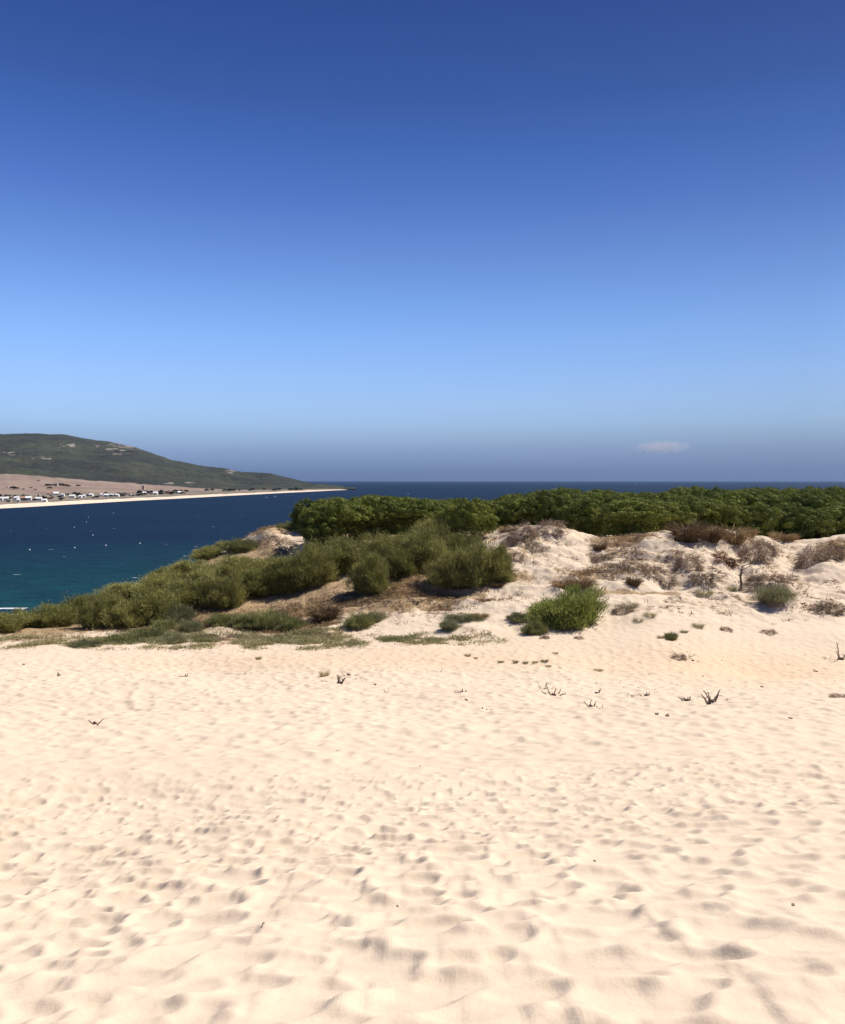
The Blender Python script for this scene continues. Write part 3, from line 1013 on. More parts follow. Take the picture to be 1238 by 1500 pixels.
# ------------------------------------------------------------------ broom and other shrubs
BR = [(broom_mesh(31 + i, mat=M_BROOM), stems_mesh(31 + i)) for i in range(4)]
GRN = [(broom_mesh(41 + i, n=16000, mat=M_GREEN, L=(0.10, 0.26), up=0.75), stems_mesh(41 + i)) for i in range(2)]
LOW = [(broom_mesh(45 + i, R=1.5, H=1.2, n=5500, mat=M_GREY, L=(0.12, 0.28), Wd=(0.016, 0.034), up=0.9), stems_mesh(45 + i, H=1.0, r0=0.02)) for i in range(3)]
LGR = [(broom_mesh(48 + i, R=1.5, H=1.2, n=5500, mat=M_LOWG, L=(0.12, 0.28), Wd=(0.016, 0.034), up=0.9), stems_mesh(48 + i, H=1.0, r0=0.02)) for i in range(2)]
KINDS = {'broom': (BR, 1.5, 2.15, 'broom_bush', 'shrub'), 'green': (GRN, 1.5, 2.15, 'green_bush', 'shrub'),
         'low': (LOW, 1.5, 1.35, 'low_shrub', 'shrub'), 'lowgreen': (LGR, 1.5, 1.35, 'low_shrub', 'shrub')}
GB = 'olive broom bushes on the slope'
GL = 'low shrubs along the foot of the slope'
SHR = [
    (428, 778, 54, 15, 'lowgreen', 'flat green bush on top of the pale sand scar, left of the pines'),
    # px, base row, width px, height px, kind, label
    (14, 921, 66, 30, 'broom', 'broom bush cut by the left edge of the photo'),
    (58, 920, 74, 36, 'broom', 'broom bush second from the left edge, above pale sand'),
    (98, 914, 70, 38, 'broom', 'broom bush third from the left, with a dark gap on its right'),
    (135, 921, 62, 50, 'broom', 'dark rounded broom bush beside the orange sand patch on the left'),
    (172, 921, 70, 49, 'broom', 'tall broom bush with upright grey stems in the left thicket'),
    (212, 916, 76, 52, 'broom', 'broom bush between the tall stemmed one and the dark hollow'),
    (170, 884, 80, 22, 'broom', 'broom bush on the crest above the left thicket, against the sea'),
    (225, 878, 84, 30, 'broom', 'broom bush on the crest left of the small knob, against the sea'),
    (110, 896, 80, 20, 'broom', 'pale broom bush on the crest nearest the surf'),
    (252, 900, 70, 44, 'broom', 'broom bush leaning over the dark hollow from the left'),
    (292, 890, 84, 48, 'broom', 'large broom bush over the dark hollow in the left slope'),
    (272, 850, 74, 25, 'broom', 'broom bush along the skyline above the dark hollow'),
    (322, 898, 66, 56, 'broom', 'dark green broom bush on the right side of the hollow'),
    (338, 856, 84, 34, 'broom', 'broom bush below the bare pale sand scar, left part'),
    (300, 822, 52, 18, 'broom', 'small knob-shaped bush on the skyline above the sea'),
    (345, 812, 56, 20, 'lowgreen', 'flat bright green bush on the skyline left of the sand scar'),
    (372, 878, 76, 50, 'broom', 'broom bush above the brown litter bank, left of the middle'),
    (392, 845, 76, 26, 'broom', 'broom bush just below the bare sand scar, right part'),
    (418, 876, 70, 48, 'broom', 'broom bush whose shade falls on the brown litter bank'),
    (452, 866, 78, 62, 'broom', 'dense broom bush in the centre-left of the slope'),
    (470, 834, 74, 28, 'broom', 'broom bush below the dark left end of the pines'),
    (500, 846, 80, 52, 'broom', 'broom bush above the brown gully'),
    (540, 874, 66, 56, 'broom', 'rounded broom bush alone with a dark shadow on its left, over brown grass'),
    (548, 832, 76, 44, 'broom', 'broom bush above the rounded lone one, below the pine hollow'),
    (582, 850, 72, 50, 'broom', 'broom bush right of the rounded lone one'),
    (592, 818, 66, 34, 'broom', 'small broom bush below the dark pine hollow'),
    (622, 842, 76, 58, 'broom', 'light olive broom bush left of the biggest clump'),
    (636, 806, 66, 40, 'broom', 'pointed broom bush reaching up to the pines'),
    (662, 866, 78, 68, 'broom', 'broom bush forming the left half of the biggest clump'),
    (706, 862, 86, 64, 'broom', 'broom bush with bare stems showing at its foot, in the biggest clump'),
    (733, 854, 48, 52, 'broom', 'broom bush at the right end of the biggest clump, beside bare sand'),
    (676, 822, 70, 34, 'broom', 'broom bush at the top of the biggest clump'),
    (830, 920, 112, 60, 'green', 'big bright green bush standing alone on the open sand, centre right'),
    (787, 931, 38, 24, 'lowgreen', 'small drooping green bush at the lower left foot of the big bright one'),
    (762, 914, 34, 14, 'low', 'thin sprawling bush left of the big bright green one'),
    (680, 913, 60, 9, 'low', 'low grey-green shrub trailing right on the bare sand, right half'),
    (660, 925, 34, 17, 'low', 'low grey-green shrub on the bare sand, left half'),
    (524, 924, 46, 24, 'lowgreen', 'dark low bush right of the bare white sand heap'),
    (548, 913, 34, 16, 'low', 'pale low bush touching the dark one by the white sand heap'),
    (352, 922, 60, 22, 'lowgreen', 'green leafy low bush below the brown bank, left part'),
    (388, 926, 64, 30, 'lowgreen', 'green leafy low bush below the brown bank, middle part'),
    (424, 926, 44, 22, 'lowgreen', 'green leafy low bush below the brown bank, right end'),
    (318, 918, 46, 20, 'lowgreen', 'green low bush under the dark hollow'),
    (254, 914, 50, 30, 'low', 'light green feathery bush under the left thicket'),
    (270, 928, 40, 22, 'low', 'grey-green round low bush beside a sandy gap'),
    (232, 924, 44, 18, 'lowgreen', 'fresh green low bush below the tall left broom'),
    (205, 938, 70, 18, 'lowgreen', 'spreading green bush edging the pale sand on the left'),
    (160, 944, 66, 16, 'lowgreen', 'green bush hanging over the edge of the pale sand'),
    (112, 950, 46, 13, 'low', 'grey-green bush at the lip of the pale sand, left'),
    (240, 944, 60, 15, 'low', 'low bush above the sand lip, right of the green hanging one'),
    (1146, 888, 54, 26, 'low', 'dark-footed green bush on the right dune face'),
    (988, 938, 22, 13, 'lowgreen', 'small dark green bush on the sand below the right dune'),
]
PLACED_SHR = []
for i, (px, py, w, h, kind, lab) in enumerate(SHR):
    protos, r0, h0, nm, cat = KINDS[kind]
    x, d, z = locate(px, py, 38)
    fol, st = protos[i % len(protos)]
    root = bpy.data.objects.new(nm, None)
    COL.objects.link(root)
    k = (w * 1.12 * d / FPX) / (2 * r0)
    k2 = (h * 1.0 * d / FPX) / h0
    root.location = (x, d + k * (1.1 if kind != 'green' else 0.8), gz(x, d + k * 1.1) - 0.10)
    root.rotation_euler = (0, 0, R0.uniform(0, 6.28))
    root.scale = (k, k, k2)
    if kind == 'green':
        # lopsided: tall at the right, trailing off to the lower left
        fol = fol.copy()
        co = np.empty(len(fol.vertices) * 3, dtype=np.float32)
        fol.vertices.foreach_get('co', co)
        co = co.reshape(-1, 3)
        co[:, 2] *= np.clip(0.98 + 0.20 * co[:, 0] / 1.5, 0.3, 1.2)
        co[:, 0] += 0.12 * co[:, 2]
        fol.vertices.foreach_set('co', co.ravel())
        fol.update()
        root.rotation_euler = (0, 0, 0.15)
        root.location.z = gz(x, d + 0.1) - 0.18
        root.location.y = d + k * 0.75
    tag(root, lab, cat, GB if kind == 'broom' else ('bright green bushes on the open sand' if kind == 'green' else GL))
    link('stems', st, root)
    link('foliage', fol, root)
    PLACED_SHR.append((x, d, z))
# scrub on the far side of the crest and left of the frame
HID = []
for i in range(26):
    px = R0.uniform(-330, 60) if i < 16 else R0.uniform(60, 330)
    d = R0.uniform(48, 66) if i < 16 else R0.uniform(68, 84)
    x = (px - 619) / FPX * d
    fol, st = BR[i % 4]
    root = bpy.data.objects.new('broom_bush', None)
    COL.objects.link(root)
    k = R0.uniform(0.9, 1.3)
    root.location = (x, d, gz(x, d) - 0.1)
    root.rotation_euler = (0, 0, R0.uniform(0, 6.28))
    root.scale = (k, k, k * 0.42)
    HID.append(root)
    tag(root, 'broom bush half hidden behind the crest of the left slope', 'shrub', 'broom bushes behind the left crest')
    link('stems', st, root)
    link('foliage', fol, root)

rank_labels(HID, 'olive broom bush showing over the crest of the left slope, %s from the left')

# ------------------------------------------------------------------ grass tussocks and dead mounds
TUFT = [tuft_mesh('straw_tuft', 51 + i, 0.6, 0.75, 520, M_STRAW, (0.012, 0.028), 0.75, 0.7, 0.7) for i in range(3)]
TUFG = [tuft_mesh('grass_tuft', 55 + i, 0.5, 0.6, 320, M_COVER, (0.010, 0.022), 0.8, 0.5, 0.75) for i in range(2)]
DEADM = [mat_mesh('dead_mound', 61 + i, 0.8, 0.55, 1100, M_DEAD, (0.014, 0.032)) for i in range(4)]
RUSTM = mat_mesh('rusty_mound', 66, 0.8, 0.45, 1300, M_RUST)
MNDS = [
    (418, 800, 34, 16, 'dead', 'grey mat of twigs on the pale sand scar left of the pines, right part'),
    (392, 792, 30, 14, 'dead', 'grey mat of twigs on the pale sand scar left of the pines, upper part'),
    (404, 812, 34, 10, 'dead', 'flat litter mat at the foot of the pale sand scar'),
    (770, 785, 56, 26, 'dead', 'dark grey dead mound at the very top of the sand peak, left'),
    (808, 778, 44, 24, 'dead', 'dark dead mound at the top of the sand peak, right'),
    (748, 800, 40, 22, 'dead', 'grey dead mound on the left shoulder of the sand peak'),
    (775, 797, 44, 16, 'dead', 'flat grey mat of twigs just under the sand peak'),
    (757, 818, 28, 14, 'dead', 'small grey dead mat beside the biggest broom clump'),
    (1012, 832, 44, 28, 'dead', 'grey dead mound on the slope left of the rusty one'),
    (1036, 852, 38, 22, 'dead', 'grey dead mound below the rusty one, roots hanging down'),
    (1063, 823, 40, 18, 'rust', 'rusty brown dead mound above the bare little tree'),
    (1108, 820, 44, 36, 'dead', 'tall shaggy grey mound in the middle of the right dune'),
    (1125, 806, 36, 20, 'dead', 'brown-grey mound at the lip of the shaded sandy pocket'),
    (1130, 852, 60, 18, 'dead', 'dark slanting mat right of the bare little tree'),
    (1112, 862, 40, 14, 'dead', 'dark mat at the foot of the bare little tree'),
    (1196, 826, 52, 28, 'dead', 'dark mound topping the rightmost dune'),
    (1224, 818, 44, 26, 'dead', 'dark mound topping the rightmost dune, at the photo edge'),
    (1222, 896, 44, 24, 'dead', 'dark dead mat low on the right dune, at the photo edge'),
    (1138, 884, 34, 18, 'dead', 'dark dead base beside the green bush on the right dune'),
    (918, 898, 38, 16, 'dead', 'grey dead bush with straw stalks, right of the bright green bush'),
    (1068, 924, 18, 9, 'dead', 'small dark lump of twigs on bare sand below the right dune'),
    (1132, 928, 24, 8, 'dead', 'small dark crescent of twigs on bare sand, right'),
    (800, 936, 13, 9, 'dead', 'little dark tuft just right of the drooping green bush'),
    (850, 936, 16, 6, 'dead', 'flat dark scrap of twigs below the bright green bush'),
    (968, 846, 60, 18, 'dead', 'wide grey root mat in the middle of the right dune face'),
    (925, 838, 50, 16, 'dead', 'dark root mat under the shade of the bright pine'),
    (884, 822, 40, 14, 'dead', 'dark root mat in the gully right of the sand peak'),
    (1000, 966, 26, 10, 'dead', 'dead tangle with long twigs on the ochre sand'),
    (1236, 1022, 26, 8, 'dead', 'flat grey mat of twigs at the right photo edge'),
    (342, 934, 26, 9, 'dead', 'dark brown cushion on the low sand lip, upper one'),
    (318, 938, 24, 9, 'dead', 'dark brown cushion on the low sand lip, left one'),
    (358, 941, 18, 7, 'dead', 'dark brown cushion on the low sand lip, lower right one'),
    (478, 932, 18, 7, 'dead', 'dark cushion below the white sand heap'),
    (300, 934, 16, 8, 'dead', 'dark brown cushion at the foot of the sandy gap'),
]
TFS = [
    (782, 768, 40, 16, 'straw', 'pale straw tuft crowning the sand peak'),
    (822, 770, 34, 14, 'straw', 'straw tuft on the right shoulder of the sand peak'),
    (745, 778, 34, 12, 'straw', 'straw tuft on the left shoulder of the sand peak'),
    (1008, 792, 52, 40, 'brown', 'tall brown grass mound at the edge of the pines, left part'),
    (1040, 792, 46, 36, 'brown', 'tall brown grass mound at the edge of the pines, middle part'),
    (1074, 794, 48, 34, 'straw', 'shaggy straw mound hanging right of the brown grass'),
    (1098, 786, 30, 22, 'straw', 'straw tuft between the shaggy mound and the pines'),
    (1150, 792, 40, 18, 'straw', 'straw tuft with green stalks above the sandy pocket'),
    (852, 862, 44, 22, 'brown', 'brown grass tuft standing above the bright green bush'),
    (825, 860, 36, 16, 'straw', 'straw tuft left of the brown one above the bright green bush'),
    (930, 858, 26, 20, 'brown', 'brown windblown tuft on the slope right of the bright green bush'),
    (880, 806, 26, 16, 'brown', 'brown tuft in the shade of the pines by the gully'),
    (620, 776, 40, 24, 'straw', 'straw tufts in front of the dark pine hollow'),
    (535, 790, 48, 22, 'straw', 'straw tufts under the left pines'),
    (665, 790, 30, 14, 'straw', 'straw tuft at the foot of the round front pine'),
    (475, 908, 50, 30, 'brown', 'brown dry tuft just left of the white sand heap'),
    (705, 905, 30, 8, 'straw', 'low straw patch at the end of the litter bank'),
    (730, 860, 26, 12, 'brown', 'brown tuft at the right foot of the biggest broom clump'),
    (1035, 872, 34, 15, 'green', 'thin green-brown grass on the right dune face'),
    (1075, 866, 18, 12, 'green', 'thin grass around the foot of the bare little tree'),
    (925, 890, 34, 14, 'green', 'sparse stalks around the grey dead bush'),
    (955, 905, 24, 12, 'green', 'green tuft below the grey dead bush, upper one'),
    (938, 912, 20, 9, 'green', 'green tuft below the grey dead bush, lower one'),
    (1027, 920, 24, 13, 'green', 'yellow-green tuft at the right end of the low hummock'),
    (1006, 928, 16, 8, 'green', 'small green tuft left of the yellow-green one'),
    (972, 936, 14, 8, 'green', 'small dark tuft left of the dark green bush'),
    (473, 992, 20, 15, 'green', 'grey-green tuft beside the dark stump in the middle of the sand'),
    (376, 967, 13, 8, 'green', 'tiny tuft alone on the sand, left of the middle'),
    (686, 962, 14, 6, 'green', 'tiny green tuft below the ground cover, left one'),
    (698, 966, 9, 4, 'green', 'tiny green tuft below the ground cover, right one'),
    (735, 972, 14, 6, 'green', 'first tuft from the left in the short row on the sand'),
    (757, 972, 13, 7, 'green', 'second tuft from the left in the short row on the sand'),
    (772, 973, 12, 6, 'green', 'third tuft from the left in the short row on the sand'),
    (786, 973, 13, 7, 'green', 'fourth tuft from the left in the short row on the sand'),
    (800, 971, 16, 8, 'green', 'fifth and greenest tuft in the short row on the sand'),
    (806, 978, 12, 4, 'green', 'flat tuft under the right end of the short row'),
    (880, 984, 20, 5, 'green', 'flat streak of dry grass right of the short row'),
    (816, 959, 12, 5, 'green', 'small tuft above the right end of the short row'),
]
M_BROWN = mat_leaf('brown_grass', (0.17, 0.105, 0.055), (0.30, 0.20, 0.11), (0.11, 0.07, 0.04), 0.15)
TUFB = [tuft_mesh('brown_tuft', 58 + i, 0.6, 0.75, 620, M_BROWN, (0.012, 0.028), 0.7, 0.6, 0.7) for i in range(2)]
for i, (px, py, w, h, kind, lab) in enumerate(MNDS):
    x, d, z = locate(px, py, 20)
    me = RUSTM if kind == 'rust' else DEADM[i % 4]
    o = link('dead_mound', me)
    k = (w * d / FPX) / 1.9
    lay(o, x, d + k * 0.3, z - 0.05 * k, R0.uniform(0, 6.28), (k, k, (h * d / FPX) / 0.75 * 0.72), 0.85)
    tag(o, lab, 'dead plant', 'dead mounds and root mats on the dunes')
for i, (px, py, w, h, kind, lab) in enumerate(TFS):
    x, d, z = locate(px, py, 20)
    lst = {'straw': TUFT, 'brown': TUFB, 'green': TUFG}[kind]
    o = link('grass_tuft', lst[i % len(lst)])
    k = (w * d / FPX) / 1.5
    lay(o, x, d + 0.15, z, R0.uniform(0, 6.28), (k, k, (h * d / FPX) / 0.62), 0.25)
    tag(o, lab, 'grass tuft', 'grass tufts on the dunes')


# ------------------------------------------------------------------ stuff: ground cover, dry grass, twig litter
def scatter(n, seed, zones):
    """random spots in elliptical zones given as (column, depth, column radius, depth radius, weight)"""
    r = np.random.default_rng(seed)
    wt = np.array([z[4] * z[2] * z[3] for z in zones], float); wt /= wt.sum()
    k = r.choice(len(zones), n, p=wt)
    Z = np.array([z[:4] for z in zones], float)[k]
    a = r.uniform(0, 2 * math.pi, n); q = 0.62 * np.sqrt(-2 * np.log(r.uniform(0.02, 1, n))) * 0.85
    px = Z[:, 0] + Z[:, 2] * q * np.cos(a); d = Z[:, 1] + Z[:, 3] * q * np.sin(a)
    return (px - 619) / FPX * d, d, r


def cover(name, label, cat, n, seed, zones, thr, nscale, per, H, Wd, mat, spread=0.5, bend=0.4, size=0.10, seedn=3):
    x, y, r = scatter(n, seed, zones)
    keep = fbm(x / nscale, y / nscale, 4, seedn) > thr
    x, y = x[keep], y[keep]
    z = ground(x, y, False)
    m = len(x)
    P = np.repeat(np.stack([x, y, z - 0.02], 1), per, 0) + r.normal(size=(m * per, 3)) * np.array([size, size, 0.0])
    hs = np.repeat(r.uniform(0.5, 1.2, m), per)
    D = r.normal(size=(m * per, 3)) * spread
    D[:, 2] = np.abs(D[:, 2]) * 0.3 + 1.0 if spread < 1.5 else np.abs(D[:, 2]) * 0.4 + 0.15
    V, F = blades(P, D, r.uniform(H[0], H[1], m * per) * hs, r.uniform(Wd[0], Wd[1], m * per), r, 0.25, bend)
    o = link(name, mesh_np(name, V, F, mat))
    tag(o, label, cat, None, 'stuff')


cover('ground_cover', 'low grey-green beach plants creeping along the foot of the slope', 'ground cover', 17000, 71,
      [(420, 42.5, 190, 1.7, 1.0), (600, 42.5, 120, 1.5, 0.8), (180, 43, 150, 1.8, 1.0), (40, 44, 100, 2.4, 0.5), (300, 45, 120, 2.0, 0.8), (460, 45.5, 70, 1.6, .8)],
      0.0, 1.1, 8, (0.06, 0.30), (0.014, 0.034), M_COVER, 0.8, 0.4, 0.16, 81)
cover('dry_grass', 'dry straw-coloured grass on the brown slope and crests', 'dry grass', 11000, 72,
      [(430, 50, 120, 4, 0.7), (600, 53, 130, 5, 0.9), (640, 68, 120, 5, 0.8), (790, 65.5, 60, 2, 1.2), (400, 77, 40, 3, 0.8), (870, 54.5, 70, 2, 0.9),
       (1060, 64, 110, 3, 0.9), (60, 44, 90, 2.5, 0.25), (480, 47, 40, 1.5, 0.7), (230, 50, 150, 5, .3), (925, 63, 50, 2.5, .8), (1220, 62, 50, 3, .5)],
      0.0, 2.2, 7, (0.14, 0.42), (0.012, 0.03), M_STRAW, 0.6, 0.6, 0.10, 82)
cover('brown_grass', 'flattened brown grass and needles below the broom bushes', 'dry grass', 8000, 73,
      [(430, 50, 120, 4, 0.9), (590, 52, 130, 4, 1.0), (360, 47.5, 60, 2, 0.8), (700, 52, 50, 2.5, 0.8), (860, 54, 50, 2, 0.6), (1030, 64, 80, 3, 0.6), (1220, 62, 50, 3, .6), (240, 49, 120, 4, .5)],
      0.05, 1.7, 8, (0.10, 0.30), (0.012, 0.03), M_BROWN, 1.0, 0.5, 0.14, 83)
cover('twig_litter', 'dark dead twigs and roots littering the dune faces', 'twigs', 6500, 74,
      [(800, 60, 70, 4, 0.7), (905, 58, 80, 4, 1.3), (980, 56, 90, 4, 1.2), (1100, 57, 90, 5, 0.9), (1200, 57, 70, 6, 0.9), (600, 49.8, 70, 0.9, 3.0),
       (1040, 48.5, 110, 2.0, 0.7), (880, 48, 70, 2, 0.5), (1180, 49, 70, 2.5, .8), (400, 73, 35, 4, 0.8)],
      0.17, 1.3, 7, (0.12, 0.36), (0.02, 0.045), M_DEAD, 2.0, 0.2, 0.12, 84)

cover('twig_scraps', 'tiny scraps of twig and bark strewn thinly over the open sand', 'twigs', 170, 75,
      [(980, 33, 260, 5, 1.0), (560, 34, 200, 5, 0.6), (300, 33, 300, 5, 0.4), (1100, 39, 150, 4, 1.0), (750, 42, 90, 3, 0.5)],
      -9.0, 1.3, 2, (0.05, 0.16), (0.014, 0.03), M_WOOD, 2.0, 0.1, 0.10, 84)

# ------------------------------------------------------------------ driftwood, stumps and snags on the sand
def snag_mesh(name, seed, n, H, spreadx, thick, twigs=2, lying=0.0):
    r = np.random.default_rng(seed)
    ps = []
    for i in range(n):
        t = (i + 0.5) / n * 2 - 1 if n > 1 else 0.3
        d = np.array([t * (0.5 + spreadx * 2.2) + r.normal() * 0.2, r.normal() * 0.4, 1.0 - lying])
        L = H * r.uniform(0.65, 1.1)
        P, Rd = crooked((t * spreadx * 0.35, r.normal() * 0.05, -0.08), d, L + 0.08, thick * r.uniform(0.7, 1.2), thick * 0.35, r, 6, 0.16)
        ps.append((P, Rd))
        for _ in range(twigs):
            k = r.integers(2, 5)
            ps.append(crooked(P[k], unit(P[k] - P[k - 1]) + r.normal(size=3) * 0.7, L * r.uniform(0.25, 0.45), Rd[k] * 0.6, Rd[k] * 0.2, r, 4, 0.2))
    # the root crown
    ps.append((np.array([[-spreadx * 0.3, 0, -0.05], [-0.1 * spreadx, 0.02, 0.05 * H + 0.01], [0.12 * spreadx, -0.02, 0.06 * H + 0.01], [spreadx * 0.32, 0, -0.05]]), np.array([0.5, 1.4, 1.3, 0.5]) * thick * 1.3))
    V, F = tubes(ps, 6)
    return mesh_np(name, V, F, M_WOOD, True)


GS = 'dead wood sticking out of the sand'
SNG = [
    # px, py, height px, width px, name, category, branches, lying, thickness m, label
    (134, 1061, 15, 18, 'dead_branch', 'branch', 2, 0.0, 0.028, 'forked bare branch standing alone on the left part of the sand'),
    (30, 975, 4, 4, 'dead_branch', 'branch', 2, 0.2, 0.03, 'tiny dark stub nearest the left edge, below the grassy lip'),
    (82, 990, 6, 11, 'tree_stump', 'stump', 3, 0.3, 0.06, 'squat dark stub with scraps at its sides, left'),
    (265, 991, 6, 14, 'dead_branch', 'branch', 3, 0.4, 0.04, 'two-pronged dark scrap of wood left of the middle'),
    (357, 987, 6, 6, 'dead_branch', 'branch', 1, 0.0, 0.015, 'thin little sprig with flat scraps beside it'),
    (497, 1001, 14, 11, 'tree_stump', 'stump', 3, 0.0, 0.085, 'thick dark stump in the middle of the sand'),
    (472, 999, 4, 18, 'driftwood', 'driftwood', 3, 0.85, 0.05, 'flat dark stick lying left of the thick stump'),
    (510, 990, 6, 26, 'dead_branch', 'branch', 2, 0.75, 0.018, 'long thin twig leaning right from the thick stump'),
    (521, 994, 5, 10, 'driftwood', 'driftwood', 3, 0.6, 0.02, 'small grey scrap just right of the thick stump'),
    (549, 1003, 3, 4, 'driftwood', 'driftwood', 2, 0.3, 0.035, 'dark knob of wood right of the thick stump'),
    (566, 1014, 8, 8, 'dead_branch', 'branch', 3, 0.0, 0.014, 'three-pronged thin sprig right of the thick stump'),
    (677, 1015, 8, 12, 'tree_stump', 'stump', 4, 0.3, 0.045, 'low brown stub with one thin stalk, centre right'),
    (684, 1026, 3, 4, 'driftwood', 'driftwood', 2, 0.4, 0.03, 'dark crumb of wood below the low brown stub'),
    (708, 1039, 4, 4, 'dead_branch', 'branch', 1, 0.0, 0.013, 'left sprig of three little ones in a line'),
    (714, 1039, 5, 4, 'dead_branch', 'branch', 1, 0.0, 0.010, 'middle sprig of three little ones in a line'),
    (721, 1039, 4, 4, 'dead_branch', 'branch', 1, 0.0, 0.013, 'right sprig of three little ones in a line'),
    (813, 1018, 13, 28, 'fallen_snag', 'dead wood', 6, 0.45, 0.034, 'sprawling many-armed snag right of the middle'),
    (800, 1010, 12, 20, 'dead_branch', 'branch', 5, 0.25, 0.018, 'fan of thin twigs at the upper left of the sprawling snag'),
    (877, 1016, 5, 11, 'driftwood', 'driftwood', 2, 0.75, 0.05, 'short dark log with one upright twig'),
    (868, 1036, 11, 16, 'dead_branch', 'branch', 3, 0.1, 0.030, 'V-shaped dark branch below the short log'),
    (882, 1038, 9, 10, 'dead_branch', 'branch', 2, 0.2, 0.020, 'hooked thin branch right of the V-shaped one'),
    (930, 1020, 3, 12, 'driftwood', 'driftwood', 3, 0.8, 0.035, 'flat dark sliver left of the toothed log'),
    (951, 1019, 5, 16, 'driftwood', 'driftwood', 5, 0.5, 0.04, 'toothed dark log lying on the sand, right of the middle'),
    (1010, 1026, 11, 20, 'tree_stump', 'stump', 6, 0.15, 0.04, 'spiky stub left of the big upright snag'),
    (1046, 1029, 21, 32, 'standing_snag', 'dead wood', 5, 0.1, 0.045, 'big upright snag with spread arms on the right part of the sand'),
    (966, 1048, 3, 7, 'driftwood', 'driftwood', 3, 0.6, 0.03, 'left of two dark scraps below the toothed log'),
    (981, 1048, 4, 7, 'driftwood', 'driftwood', 3, 0.5, 0.03, 'right of two dark scraps below the toothed log'),
    (1004, 962, 12, 30, 'fallen_snag', 'dead wood', 5, 0.6, 0.028, 'pale fallen branches across the dead tangle on ochre sand'),
    (1018, 968, 5, 14, 'dead_branch', 'branch', 2, 0.85, 0.028, 'lone twig lying lower right of the dead tangle'),
    (1236, 966, 24, 36, 'standing_snag', 'dead wood', 7, 0.3, 0.05, 'dark splayed snag cut by the right edge of the photo'),
    (1164, 1053, 2, 7, 'driftwood', 'driftwood', 2, 0.9, 0.03, 'thin flat stick far right on the trodden sand'),
    (1121, 1006, 2, 8, 'driftwood', 'driftwood', 2, 0.9, 0.04, 'flat stick on the ochre sand right of the upright snag'),
    (1201, 984, 4, 9, 'driftwood', 'driftwood', 3, 0.7, 0.03, 'little broken twigs on ochre sand near the right edge'),
    (1070, 1026, 5, 5, 'dead_branch', 'branch', 1, 0.0, 0.014, 'thin sprig just right of the big upright snag'),
    (616, 1123, 2, 6, 'driftwood', 'driftwood', 2, 0.8, 0.012, 'dark crumb of wood in the centre of the trodden sand'),
    (877, 1258, 2, 3, 'driftwood', 'driftwood', 2, 0.5, 0.006, 'dark speck of wood in the footprints, right of centre'),
    (380, 1365, 2, 4, 'driftwood', 'driftwood', 2, 0.5, 0.004, 'dark speck of wood in the footprints, lower left'),
    (583, 1327, 2, 4, 'driftwood', 'driftwood', 2, 0.5, 0.004, 'dark speck of wood in the footprints, lower centre'),
    (1173, 1331, 3, 3, 'driftwood', 'driftwood', 2, 0.4, 0.005, 'round dark speck in the footprints, lower right'),
]
for i, (px, py, h, w, nm, cat, nb, ly, th_, lab) in enumerate(SNG):
    x, d, z = locate(px, py, 2.0)
    z = float(ground(x, d, True)[0])
    hm = h * d / FPX; wm = w * d / FPX; th_ *= 0.8
    if py > 1100:
        ly = 1.0; hm *= 0.5; wm *= 0.6; z -= 0.01
    o = link(nm, snag_mesh(nm, 200 + i, nb, max(0.88 * hm * (1 + ly), 0.4 * wm), wm * 0.55, th_, 2 if h > 8 else (1 if h > 4 else 0), ly))
    o.location = (x, d, z)
    o.rotation_euler = (0, 0, R0.uniform(-0.4, 0.4))
    tag(o, lab, cat, GS)

# the bare little tree on the right dune
x, d, z = locate(1087, 864, 40)
r = np.random.default_rng(300)
ps = [(np.array([[0, 0, -0.2], [0.05, 0, 0.35], [-0.02, 0, 0.8], [0.06, 0, 1.2], [0.10, 0, 1.5]]), np.array([.10, .085, .07, .05, .03]))]
for p0, dd, L in (((-0.02, 0, .8), (-.8, 0, .7), .5), ((.06, 0, 1.2), (.9, .2, .45), .8), ((.06, 0, 1.2), (-.9, .1, .5), .6), ((.1, 0, 1.5), (.6, -.2, .5), .7), ((.1, 0, 1.45), (-.6, -.3, .6), .5), ((.05, 0, .35), (-.7, .1, .6), .35)):
    ps.append(crooked(p0, dd, L, .035, .012, r, 5, .2))
root = bpy.data.objects.new('bare_tree', None)
COL.objects.link(root)
root.location = (x, d, z)
tag(root, 'bare dead little tree with a crooked trunk on the right dune', 'dead tree')
V, F = tubes(ps[:1], 7); link('trunk', mesh_np('trunk', V, F, M_WOOD, True), root)
for p_ in ps[1:]:
    V, F = tubes([p_], 5)
    link('branch', mesh_np('branch', V, F, M_WOOD, True), root)

# ------------------------------------------------------------------ far village, tower, boats, buoys
def box(V, F, x0, x1, y0, y1, z0, z1):
    o = len(V)
    V += [(x0, y0, z0), (x1, y0, z0), (x1, y1, z0), (x0, y1, z0), (x0, y0, z1), (x1, y0, z1), (x1, y1, z1), (x0, y1, z1)]
    F += [(o, o + 3, o + 2, o + 1), (o + 4, o + 5, o + 6, o + 7), (o, o + 1, o + 5, o + 4), (o + 1, o + 2, o + 6, o + 5), (o + 2, o + 3, o + 7, o + 6), (o + 3, o, o + 4, o + 7)]


def boxes(name, bl, mat):
    V, F = [], []
    for b in bl:
        box(V, F, *b)
    return mesh_np(name, np.array(V, float), np.array(F), mat)


